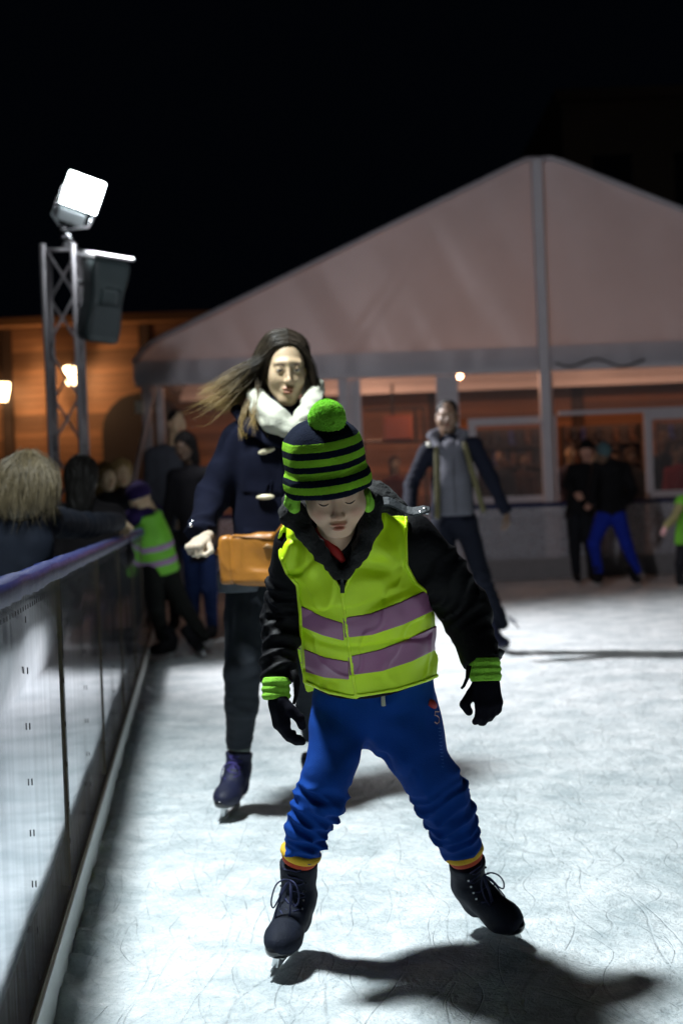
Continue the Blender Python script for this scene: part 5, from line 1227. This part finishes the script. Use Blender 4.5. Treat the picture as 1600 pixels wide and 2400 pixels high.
for i in range(16):      # the dark side falling behind the scarf to picture right
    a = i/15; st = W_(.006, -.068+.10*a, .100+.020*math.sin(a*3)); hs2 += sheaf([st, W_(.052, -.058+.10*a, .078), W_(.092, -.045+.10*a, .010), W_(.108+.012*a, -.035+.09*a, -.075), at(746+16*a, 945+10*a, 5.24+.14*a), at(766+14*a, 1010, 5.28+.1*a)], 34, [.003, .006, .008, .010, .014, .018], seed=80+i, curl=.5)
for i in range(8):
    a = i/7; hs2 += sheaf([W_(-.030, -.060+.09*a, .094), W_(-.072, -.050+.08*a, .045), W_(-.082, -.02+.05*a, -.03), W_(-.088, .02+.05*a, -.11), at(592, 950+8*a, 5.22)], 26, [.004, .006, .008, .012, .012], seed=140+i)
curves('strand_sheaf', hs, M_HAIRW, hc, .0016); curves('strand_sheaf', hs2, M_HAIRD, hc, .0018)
# handbag hangs at her front from a strap
bag = thing('handbag', 'tan leather shoulder bag hanging in front of the navy coat', 'handbag', at(575, 1372, 5.08))
def bagf(P):
    c = at(578, 1310, 5.09); fr = axes_frame(c, _v(-.035, 0, 1), _v(-.15, -1, 0)); q = fr.loc(P)
    wdt = .112-.045*(q[:, 2])*1.0+.0; th = .034-.10*(q[:, 2]+.0)*.25
    d = boxs(np.stack([(q[:, 0]-.012)*.112/wdt, q[:, 1], q[:, 2]], 1), _v(0, 0, 0), (.112, .036, .092), .022)
    d += .005*np.sin((q[:, 0]*.8+q[:, 2]*.9)*44+2*noise(P, 9))*np.exp(-((q[:, 0]-.07)/.05)**2)+.007*noise(P, 12, 6)-.004*np.clip(1-np.abs(noise(P, 10, 71))*4, 0, 1)
    d += .006*np.exp(-((q[:, 0]+.048)/.006)**2)
    return d
bo = sdf_obj('bag_body', bagf, *bounds(at(578, 1310, 5.09), pad=.19), .0045, M_TAN, bag)
def onbag(px, py, off): return oncoat(px, py, off, f=bagf, d0=4.85, d1=5.2)
MB().tube([onbag(545, 1257, .003), onbag(580, 1259, .003), onbag(615, 1261, .003), onbag(640, 1263, .003)], .0035, 6).build('zip', mat('brown_zip', (.22, .09, .02), rough=.5), bo, smooth=True)
MB().tube([onbag(618, 1284, .006), onbag(626, 1279, .009), onbag(642, 1283, .006)], [.006, .008, .006], 8).build('tab', mat('brown_leather_tab', (.26, .13, .04), rough=.5), bo, smooth=True)
MB().tube([onbag(640, 1262, .0), at(670, 1225, 5.02), at(695, 1190, 5.04), at(730, 1090, 5.06), at(748, 1015, 5.16)], .009, 8).build('strap', M_TAN, bag, smooth=True)
MB().tube([at(524, 1268, 5.14), at(515, 1285, 5.12), at(506, 1300, 5.12)], .008, 8).build('strap', M_TAN, bag, smooth=True)
sdf_obj('coat_lining', lambda P: smax(cone(P, at(560, 1350, 5.24), at(560, 1385, 5.24), .055, .050, (_v(1, 0, 0), 1.5)), -(P[:, 2]-at(560, 1389, 5.2)[2]), .004), *bounds(at(560, 1370, 5.24), pad=.14), .006, mat('grey_lining', (.05, .06, .075), rough=.6), woman)
# ------------------------------------------------------------------ OTHER PEOPLE
_mc = {}
def cmat(col, rough=.85, spec=.15):
    k = tuple(col)+(rough,)
    if k not in _mc: _mc[k] = mat('cloth', col, rough=rough, var=.25, vscale=12, bump=.3, bscale=90, spec=spec)
    return _mc[k]
M_HB = mat('short_black_hair', (.006, .005, .005), rough=.7, bump=1, bscale=200, spec=.2)
def figure(t, J, h=.012, jacket=(.01, .01, .012), trousers=(.01, .01, .015), shoes=(.01, .01, .012), skinm=None, hair='short', hairm=M_HB, sc=1.0, hat=None, bulk=1.0, hands=True, head=True, fine_head=.005, coat_len=0.0, skates=False, face=True):
    """J: head frame, pelvis, chest, shoulders, elbows, wrists, knees, ankles (pairs of places)"""
    skinm = skinm or M_SKIN_M; pe, ch = J['pelvis'], J['chest']; up = (ch-pe)/np.linalg.norm(ch-pe)
    f0 = axes_frame(pe, up, J.get('fwd', _v(0, -1, 0))); fl = (f0.R[:, 1], .68); s = sc*bulk
    nk = ch+up*.13*sc
    def jf(P):
        d = chain(P, [pe-up*coat_len, pe+up*.06, pe*.45+ch*.55, ch], [.165*s, .158*s, .155*s, .150*s], .04, fl)
        d = smin(d, cone(P, J['sh'][0], J['sh'][1], .066*s, .066*s), .06); d = smin(d, cone(P, ch+up*.05*sc, nk, .085*s, .058*s), .03)
        for i in (0, 1):
            a = chain(P, [J['sh'][i], J['el'][i], J['wr'][i]], [.066*s, .056*s, .045*s], .03)+wr(P, [J['sh'][i], J['el'][i], J['wr'][i]], .06, .005, 3+i, .1, .9)
            d = smin(d, a, .03); d = smax(d, plane(P, J['wr'][i], J['wr'][i]-J['el'][i])+np.where(np.linalg.norm(P-J['wr'][i], axis=1) < .09, 0, -1), .01)
        d = smax(d, -((P-(pe-up*(coat_len+.02))) @ up), .01)
        return d+.008*noise(P, 8, 3)+.004*noise(P, 18, 6)
    jo = sdf_obj('jacket', jf, *bounds(pe-up*coat_len, ch, *J['sh'], *J['el'], *J['wr'], pad=.22), h, cmat(jacket), t, marg=1.8)
    if 'hip' in J:
        def tf(P):
            d = None
            for i in (0, 1):
                a = chain(P, [J['hip'][i], J['kn'][i], J['an'][i]], [.096*s, .068*s, .050*s], .03)+wr(P, [J['hip'][i], J['kn'][i], J['an'][i]], .07, .006, 5+i, .3, 1.2)
                d = a if d is None else smin(d, a, .03)
            return smin(d, chain(P, [pe, pe+up*.04], [.150*s, .15*s], .03, fl), .04)+.004*noise(P, 14, 3)
        sdf_obj('trousers', tf, *bounds(pe, *J['hip'], *J['kn'], *J['an'], pad=.2), h, cmat(trousers), t, marg=1.7)
        for i in (0, 1):
            an = J['an'][i]; tw = J.get('toe', (None, None))[i]; tw = an+_v(0, -.17, -.06) if tw is None else tw
            if skates:
                fw = tw-an; skate(t, an+_v(0, 0, -.215 if an[2] > .2 else -an[2])-_v(0, .05, 0), J['kn'][i]-an, math.degrees(math.atan2(fw[0], -fw[1])), h=.27, s=1.02, bm=cmat(shoes), lace=None, detail=False, fine=.009)
            else:
                hl = an-(tw-an)*.25+_v(0, 0, -.05)
                def sf(P):
                    d = smin(chain(P, [hl, an*.4+tw*.6+_v(0, 0, -.01), tw], [.046*sc, .048*sc, .036*sc], .02), cone(P, an+_v(0, 0, .03), an, .052*sc, .05*sc), .02); return smax(d, -(P[:, 2]-.005), .004)
                sdf_obj('shoe', sf, *bounds(an, tw, hl, pad=.09), h*.8, cmat(shoes), t)
    if head:
        F_ = J['head']
        if face: build_head(t, F_, skinm, lid=.4, h=fine_head, eyes=False, female=(hair == 'long'))
        else:
            f, lp_ = head_sdf(F_, True); sdf_obj('body', f, F_.o-.22*sc, F_.o+.22*sc, fine_head*1.6, skinm, t, attrs={'lip': lp_})
        def hf(P):
            q = F_.loc(P)
            if hat is not None:
                d = ell(q, _v(0, .015, .045), (.090, .108, .102)); d = smax(d, -(q[:, 2]-.012-.25*q[:, 1]*(-1)), .01)
            elif hair == 'long':
                d = smin(ell(q, _v(0, .028, .032), (.092, .108, .098)), chain(q, [_v(0, .05, -.03), _v(0, .06, -.16)], [.090, .075], .03), .04); d = smax(d, -ell(q, _v(0, -.10, -.03), (.062, .09, .095)), .015); d += .005*np.sin(np.arctan2(q[:, 0], q[:, 1])*22+6*noise(q, 14))
            else:
                d = ell(q, _v(0, .026, .040), (.081, .096, .085)); d = smax(d, -ell(q, _v(0, -.11, -.03), (.075, .085, .09)), .01); d = smax(d, -(q[:, 2]+.03-.35*q[:, 1]*0), .02)
            return (d+.003*noise(q, 45))*F_.sc
        if hair: sdf_obj('hat' if hat is not None else 'hair', hf, F_.o-_v(.17, .17, .27)*F_.sc, F_.o+_v(.17, .2, .19)*F_.sc, max(.005, fine_head), cmat(hat) if hat is not None else hairm, t)
    if hands:
        for i in (0, 1):
            w_ = J['wr'][i]; d_ = J['wr'][i]-J['el'][i]; f, b = hand_sdf(w_, J.get('hdir', (d_, d_))[i], J.get('hn', (_v(-1, -.3, 0), _v(1, -.3, 0)))[i], _v(0, -1, .1), s=.95*sc, curl=.45, thumb=.5)
            sdf_obj('hand', f, b[0], b[1], .0055, J.get('handm', skinm), t)
    return jo
# skating man
man = thing('person', 'man skating on one leg in open navy jacket over a grey hooded top', 'person', at(1120, 1500, 10.75)*_v(1, 1, 0))
D = 10.75
MJ = dict(head=Frame(at(1047, 975, D-.02), yaw=-4, pitch=4, roll=-2, sc=1.02), pelvis=at(1062, 1215, D+.06), chest=at(1055, 1075, D), sh=(at(1002, 1058, D), at(1108, 1046, D)), el=(at(962, 1140, D-.02), at(1150, 1120, D)), wr=(at(960, 1220, D-.25), at(1187, 1203, D-.02)),
          hip=(at(1035, 1232, D+.05), at(1090, 1225, D+.05)), kn=(at(1052, 1345, D-.05), at(1128, 1350, D)), an=(at(1072, 1455, D+.35), at(1176, 1462, D+.02)), toe=(at(1070, 1500, D+.2), at(1193, 1490, D-.14)), hdir=(_v(0, -.3, -1), _v(.05, -.1, -1)))
figure(man, MJ, h=.010, jacket=(.003, .0045, .011), trousers=(.003, .0045, .010), shoes=(.012, .014, .03), skates=True, fine_head=.0045, bulk=.98, sc=1.0)
def hoodie(P):
    up = (MJ['chest']-MJ['pelvis']); up /= np.linalg.norm(up)
    d = chain(P, [at(1070, 1200, D-.055), at(1062, 1120, D-.075), at(1055, 1060, D-.065)], [.125, .118, .10], .04, (_v(0, 1, 0), .82)); x = cx(P)
    l = np.interp(P[:, 2], [at(0, 1215, D)[2], at(0, 1060, D)[2]], [at(1024, 1200, D)[0], at(1028, 1200, D)[0]]); r_ = np.interp(P[:, 2], [at(0, 1200, D)[2], at(0, 1030, D)[2]], [at(1126, 1200, D)[0], at(1082, 1200, D)[0]])
    d = smax(d, np.maximum(l-P[:, 0], P[:, 0]-r_), .008); d = smax(d, -(P[:, 2]-at(1070, 1208, D)[2]), .008); return d+.003*noise(P, 15)
def cx(P): return P[:, 0]
M_HOOD = mat('grey_marl_jersey', (.075, .078, .092), rough=.9, var=.2, vscale=5, stretch=(1, 1, 3), spec=.1)
hd = sdf_obj('hoodie', hoodie, *bounds(at(1065, 1130, D-.07), pad=.34), .009, M_HOOD, man, marg=1.7)
sdf_obj('hood', lambda P: smin(chain(P, [at(1012, 1022, D-.02), at(1030, 1052, D-.10), at(1052, 1068, D-.13), at(1074, 1046, D-.10), at(1086, 1018, D-.02)], [.034, .034, .024, .034, .034], .02), chain(P, [at(1012, 1022, D-.02), at(1048, 1008, D+.11), at(1086, 1018, D-.02)], [.036, .05, .036], .02), .02)+.004*noise(P, 25), *bounds(at(1048, 1030, D), pad=.26), .008, M_HOOD, man)
M_OLV = mat('olive_lining', (.055, .05, .017), rough=.8, var=.2)
for pts in ([at(1022, 1050, D-.155), at(1024, 1110, D-.16), at(1024, 1210, D-.15)], [at(1088, 1040, D-.15), at(1104, 1100, D-.16), at(1132, 1196, D-.14)]):
    sdf_obj('jacket_edge', lambda P: chain(P, pts, [.020, .022, .022], .01, (_v(0, 1, 0), .7)), *bounds(*pts, pad=.05), .007, M_OLV, man)
MB().bar(at(1003, 1038, D-.14), at(1005, 1046, D-.15), .016, 8).build('clip', mat('pale_clip', (.5, .5, .42), rough=.4), man, smooth=True)
MB().tube([hd.location*0+Vector(at(1060, 1066, D-.195)), Vector(at(1066, 1205, D-.195))], .003, 5).build('zip', M_RUB, hd)
ts = MB(); 
for k in range(3): ts.tube([at(1190, 1440+6*k, D-.05), at(1200+3*k, 1452+5*k, D-.08), at(1212+2*k, 1466+4*k-10*(k == 0), D-.1)], .004, 4)
ts.build('loose_lace', M_LACE, man)
# leaning child in the green vest at the boards
kid = thing('person', 'child in a green reflective vest and purple hood, bending over by the left boards', 'person', at(420, 1535, 11.3)*_v(1, 1, 0))
D = 11.2
KJ = dict(head=Frame(at(352, 1168, D-.1), yaw=-50, pitch=30, roll=0, sc=.95), pelvis=at(384, 1325, D+.05), chest=at(362, 1222, D-.05), sh=(at(338, 1210, D-.15), at(384, 1200, D+.12)), el=(at(312, 1235, D-.1), at(330, 1225, D+.1)), wr=(at(292, 1230, D+.0), at(298, 1222, D+.2)),
          hip=(at(378, 1335, D-.03), at(412, 1330, D+.08)), kn=(at(392, 1425, D-.12), at(452, 1418, D+.08)), an=(at(405, 1490, D+.03), at(502, 1490, D+.12)), toe=(at(378, 1528, D-.05), at(508, 1530, D+.0)), fwd=_v(-.35, -.9, 0))
for k_, q_ in KJ.items():
    if k_ == 'head': q_.o = q_.o+_v(-.08, 0, 0)
    elif k_ != 'fwd': KJ[k_] = tuple(p_+_v(-.08, 0, 0) for p_ in q_) if isinstance(q_, tuple) else q_+_v(-.08, 0, 0)
figure(kid, KJ, h=.010, jacket=(.022, .012, .07), trousers=(.008, .009, .008), shoes=(.008, .008, .010), skates=True, sc=.86, bulk=1.12, skinm=M_SKIN_W, hat=(.016, .008, .050), hands=True)
def kv(P):
    up = (KJ['chest']-KJ['pelvis']); L = np.linalg.norm(up); up = up/L; f0 = axes_frame(KJ['pelvis'], up, KJ['fwd']); s = .86
    d = chain(P, [KJ['pelvis']-up*.05, KJ['pelvis']*.45+KJ['chest']*.55, KJ['chest']+up*.03], [.205*s, .182*s, .150*s], .04, (f0.R[:, 1], .74))-.026
    q = (P-KJ['pelvis']) @ up; return d+.007*noise(P, 9, 3), q, f0
kb = bounds(KJ['pelvis'], KJ['chest'], pad=.3)
M_VESTK = mat('green_hi_vis', (.14, .46, .02), rough=.6, var=.08); M_BANDK = mat('lilac_band', (.30, .18, .33), rough=.5)
def kvf(P):
    d, q, f0 = kv(P); return smax(smax(d, q-.44, .01), -(q+.05), .01)
kvo = sdf_obj('vest', kvf, *kb, .010, M_VESTK, kid, marg=1.7)
for z0 in (.055, .175):
    sdf_obj('reflective_band', lambda P: smax(kv(P)[0]-.004, np.abs(kv(P)[1]-z0)-.026, .002), *kb, .010, M_BANDK, kvo, marg=1.7)
# the two people standing beyond the child
p = thing('person', 'long haired person in black coat and blue jeans beyond the child in green vest', 'person', at(440, 1480, 13)*_v(1, 1, 0)); D = 12.8
figure(p, dict(head=Frame(at(432, 1045, D), yaw=-25, pitch=18, roll=4, sc=1), pelvis=at(465, 1270, D), chest=at(450, 1135, D), sh=(at(410, 1118, D), at(492, 1112, D)), el=(at(396, 1190, D-.05), at(505, 1185, D)), wr=(at(392, 1260, D-.2), at(500, 1255, D-.2)),
    hip=(at(450, 1290, D), at(485, 1290, D)), kn=(at(452, 1385, D), at(492, 1385, D-.05)), an=(at(455, 1468, D), at(498, 1468, D))), jacket=(.006, .006, .008), trousers=(.015, .03, .10), hair='long', coat_len=.16, skinm=M_SKIN_M)
p = thing('person', 'person in a dark grey jacket behind the long haired woman, face turned away', 'person', at(385, 1480, 13.6)*_v(1, 1, 0)); D = 13.6
figure(p, dict(head=Frame(at(415, 990, D), yaw=30, pitch=5, roll=0, sc=1), pelvis=at(390, 1240, D), chest=at(388, 1085, D), sh=(at(356, 1068, D), at(432, 1062, D)), el=(at(350, 1150, D-.05), at(442, 1150, D)), wr=(at(352, 1225, D-.2), at(430, 1215, D-.2)),
    hip=(at(375, 1260, D), at(405, 1260, D)), kn=(at(376, 1360, D), at(408, 1360, D)), an=(at(376, 1450, D), at(410, 1450, D))), jacket=(.045, .05, .062), trousers=(.01, .01, .012), hair='short', skinm=M_SKIN_W)
# spectators outside the boards
bl = thing('person', 'blonde woman in navy jacket seen from behind with arm along the rail', 'person', at(40, 1250, 5.8)*_v(1, 1, 0)); D = 5.85
BJ = dict(head=Frame(at(72, 1135, D), yaw=150, pitch=2, roll=3, sc=1), pelvis=_v(-1.42, 5.85, .92), chest=at(40, 1270, D), sh=(at(-20, 1235, D+.05), at(108, 1222, D+.12)), el=(at(-60, 1330, D), at(200, 1232, 6.6)), wr=(at(-60, 1400, D), at(280, 1222, 7.55)),
    hip=(_v(-1.50, 5.85, .9), _v(-1.33, 5.9, .9)), kn=(_v(-1.50, 5.82, .48), _v(-1.33, 5.85, .48)), an=(_v(-1.50, 5.9, .09), _v(-1.33, 5.92, .09)), fwd=_v(.5, 1, 0), hdir=(_v(0, 0, -1), _v(0, 1, -.2)), hn=(_v(-1, 0, 0), _v(0, 0, 1)))
figure(bl, BJ, h=.010, jacket=(.003, .005, .010), trousers=(.005, .006, .01), hair=None, skinm=M_SKIN_W, bulk=1.05)
M_BLD = mat('ash_blonde_hair', (.10, .078, .042), rough=.45, var=.4, vscale=25, spec=.5); M_BLR = mat('dark_blonde_root', (.03, .024, .014), rough=.5, var=.4, vscale=20)
BF = BJ['head']
hb = sdf_obj('hair', lambda P: (smin(ell(BF.loc(P), _v(0, .022, .028), (.092, .106, .098)), chain(BF.loc(P), [_v(0, .04, -.02), _v(0, .05, -.09)], [.092, .078], .03), .04)+.004*np.sin(np.arctan2(BF.loc(P)[:, 0], BF.loc(P)[:, 1])*30+5*noise(P, 14)))*1.0, BF.o-_v(.17, .2, .25), BF.o+_v(.17, .2, .18), .006, M_BLR, bl)
hh = []
for i in range(40):
    a = 2*math.pi*i/40; cs, sn_ = math.cos(a), math.sin(a)
    if sn_ < -.75: continue
    fl_ = random.uniform(.9, 1.15); top = BF.w(.02*cs, .02+.02*sn_, .128)
    hh += sheaf([top, BF.w(.088*cs, .02+.10*sn_, .070), BF.w(.110*cs*fl_, .03+.118*sn_, -.01), BF.w(.105*cs*fl_+.012*math.sin(i*2.3), .04+.120*sn_, -.085), BF.w(.105*cs*fl_+.03*math.sin(i*1.7), .045+.125*sn_+.02*math.sin(i), -.155-.02*random.random())], 30, [.006, .013, .017, .020, .026], seed=300+i, curl=3)
curves('strand_sheaf', hh, M_BLD, hb, .0012)
def specf(label, px, py, D, jacket, hairc, yaw=150, sc=1.0, skin_=M_SKIN_W, hair='long', face=False, group='spectators standing outside the left boards', hat=None):
    h0 = at(px, py, D); sc_ = sc; x, y, z = h0
    t = thing('person', label, 'person', (x, y, 0), group); dn = lambda dx, dy, dz: _v(x+dx*sc_, y+dy*sc_, max(.05, z-dz*(z/1.55)))
    f_ = _v(-math.sin(math.radians(-yaw)), -math.cos(math.radians(yaw)), 0)
    figure(t, dict(head=Frame(h0, yaw=yaw, pitch=6, sc=sc_), pelvis=dn(0, .02, .66), chest=dn(0, .02, .30), sh=(dn(-.16, .02, .26), dn(.16, .02, .26)), el=(dn(-.22, -.03, .52), dn(.22, -.03, .52)), wr=(dn(-.16, -.18, .66), dn(.16, -.18, .66)),
        hip=(dn(-.09, 0, .70), dn(.09, 0, .70)), kn=(dn(-.09, -.01, 1.08), dn(.09, -.01, 1.08)), an=(dn(-.09, .02, 1.46), dn(.09, .02, 1.46)), fwd=f_), h=.019, jacket=jacket, hair=hair, hairm=mat('hair_', hairc, rough=.6, spec=.2), skinm=skin_, sc=sc_, hands=False, face=face, fine_head=.0075, hat=hat)
    return t
specf('dark haired spectator in black seen from behind, next to the blonde woman', 196, 1118, 8.2, (.008, .007, .008), (.006, .005, .004), 170)
specf('light haired child facing the rink right beside the dark haired spectator', 250, 1118, 12.0, (.012, .012, .014), (.10, .06, .02), 35, sc=.98, hair='long', face=True)
specf('blond spectator with a pink face standing nearest the tent corner', 287, 1108, 12.7, (.02, .014, .014), (.22, .15, .06), 20, sc=1.02, face=True)
# right hand group
r1 = thing('person', 'skater in bright blue trousers and black jacket bending forward before the tent entrance', 'person', at(1440, 1370, 17.8)*_v(1, 1, 0)); D = 17.8
figure(r1, dict(head=Frame(at(1412, 1062, D-.2), yaw=20, pitch=50, roll=0, sc=1), pelvis=at(1430, 1205, D+.15), chest=at(1428, 1105, D-.05), sh=(at(1400, 1092, D-.05), at(1462, 1095, D)), el=(at(1388, 1140, D-.2), at(1482, 1150, D-.05)), wr=(at(1385, 1180, D-.3), at(1462, 1185, D-.3)),
    hip=(at(1412, 1215, D+.1), at(1448, 1213, D+.1)), kn=(at(1390, 1275, D), at(1466, 1275, D)), an=(at(1402, 1340, D+.05), at(1492, 1338, D+.02)), toe=(at(1396, 1366, D-.1), at(1500, 1366, D-.1))), jacket=(.005, .005, .006), trousers=(.008, .022, .26), bulk=1.12, hands=False, hat=(.05, .09, .10), skates=True, h=.014)
r2 = thing('person', 'person in a black beanie and wide dark trousers leaning beside the blue trousered skater', 'person', at(1350, 1375, 18.2)*_v(1, 1, 0)); D = 18.3
figure(r2, dict(head=Frame(at(1374, 1056, D), yaw=-12, pitch=6, roll=0, sc=1.05), pelvis=at(1356, 1215, D+.1), chest=at(1366, 1118, D), sh=(at(1340, 1102, D), at(1392, 1102, D)), el=(at(1328, 1135, D-.1), at(1398, 1150, D-.1)), wr=(at(1348, 1158, D-.28), at(1384, 1180, D-.3)),
    hip=(at(1345, 1220, D), at(1374, 1220, D)), kn=(at(1346, 1285, D), at(1382, 1285, D)), an=(at(1350, 1345, D), at(1388, 1345, D))), jacket=(.006, .006, .007), trousers=(.010, .011, .014), bulk=1.1, hat=(.004, .004, .004), skinm=mat('pink_skin', (.45, .24, .17), attr='lip', attr_col=(.3, .1, .1)), hands=True, skates=True, h=.014)
r3 = thing('person', 'child in green and yellow vest with pink gloves at the right edge of the photo', 'person', at(1620, 1370, 17.0)*_v(1, 1, 0)); D = 16.8
R3 = dict(head=Frame(at(1650, 1105, D), yaw=-30, pitch=20, sc=.95), pelvis=at(1612, 1270, D), chest=at(1622, 1178, D), sh=(at(1598, 1172, D-.1), at(1650, 1170, D)), el=(at(1580, 1212, D-.2), at(1660, 1230, D)), wr=(at(1557, 1236, D-.3), at(1660, 1270, D)),
    hip=(at(1600, 1280, D), at(1628, 1280, D)), kn=(at(1592, 1320, D-.05), at(1630, 1320, D)), an=(at(1590, 1350, D), at(1632, 1350, D)), hdir=(_v(-.45, -.2, -.6), _v(0, 0, -1)), handm=mat('pink_glove', (.75, .42, .42), rough=.8, attr='lip', attr_col=(.6, .3, .3)))
figure(r3, R3, h=.012, jacket=(.30, .27, .12), trousers=(.010, .010, .013), sc=.84, skinm=M_SKIN_W, hat=(.3, .05, .1), skates=True)
sdf_obj('vest', lambda P: smax(smax(chain(P, [R3['pelvis'], R3['chest']+_v(0, 0, .04)], [.165, .160], .03, (_v(0, 1, 0), .8))-.0+.006*noise(P, 9), (P[:, 2]-R3['chest'][2]-.10), .01), -(P[:, 2]-R3['pelvis'][2]+.03), .01), *bounds(R3['pelvis'], R3['chest'], pad=.26), .012, M_VESTK, r3, marg=1.7)
sdf_obj('vest_shoulder', lambda P: smax(cone(P, R3['sh'][0], (R3['sh'][0]+R3['el'][0])/2, .075, .075), np.abs(((P-R3['sh'][0]) @ ((R3['el'][0]-R3['sh'][0])/np.linalg.norm(R3['el'][0]-R3['sh'][0])))-.03)-.055, .01), *bounds(R3['sh'][0], R3['el'][0], pad=.12), .012, M_VESTK, r3)
# people inside the tent
ins = [(925, 1085, 22.6, (.10, .02, .012), (.03, .012, .008), 10, 'person in a reddish top behind the glass left of the skating man', .95),
       (1170, 1072, 23.6, (.012, .012, .014), (.02, .012, .008), -20, 'dark clad person behind the middle of the door leaf', 1.0),
       (1225, 1075, 24.2, (.03, .016, .012), (.012, .008, .006), 20, 'brown clad person behind the right half of the door leaf', 1.0),
       (1335, 1060, 22.8, (.09, .09, .13), (.02, .01, .01), -10, 'person with pale lilac top just inside the tent entrance behind the beanie wearer', 1.0),
       (1478, 1068, 22.6, (.05, .045, .04), (.05, .03, .02), 15, 'person in grey brown jacket just inside the entrance right of the bending skater', 1.0),
       (1555, 1030, 22.8, (.010, .010, .014), (.10, .05, .02), 0, 'tall person in black behind the glass at the right edge', 1.06),
       (1588, 1060, 22.2, (.16, .008, .010), (.01, .01, .01), 30, 'person in a red jacket behind the glass at the right edge', 1.0),
       (1120, 1085, 24.4, (.014, .010, .010), (.02, .015, .01), 10, 'dark clad person behind the left half of the door leaf', .96),
       (1440, 1062, 24.6, (.015, .012, .012), (.015, .01, .01), 170, 'dark clad person deep inside the tent entrance with back turned', 1.0)]
for px, py, D, jc, hc_, yaw, L, s_ in ins:
    specf(L, px, py, D, jc, hc_, yaw, sc=s_, skin_=M_SKIN_M if px not in (925, 1335) else M_SKIN_W, hair='long' if px in (925, 1225, 1478) else 'short', face=False, group='people inside the tent')
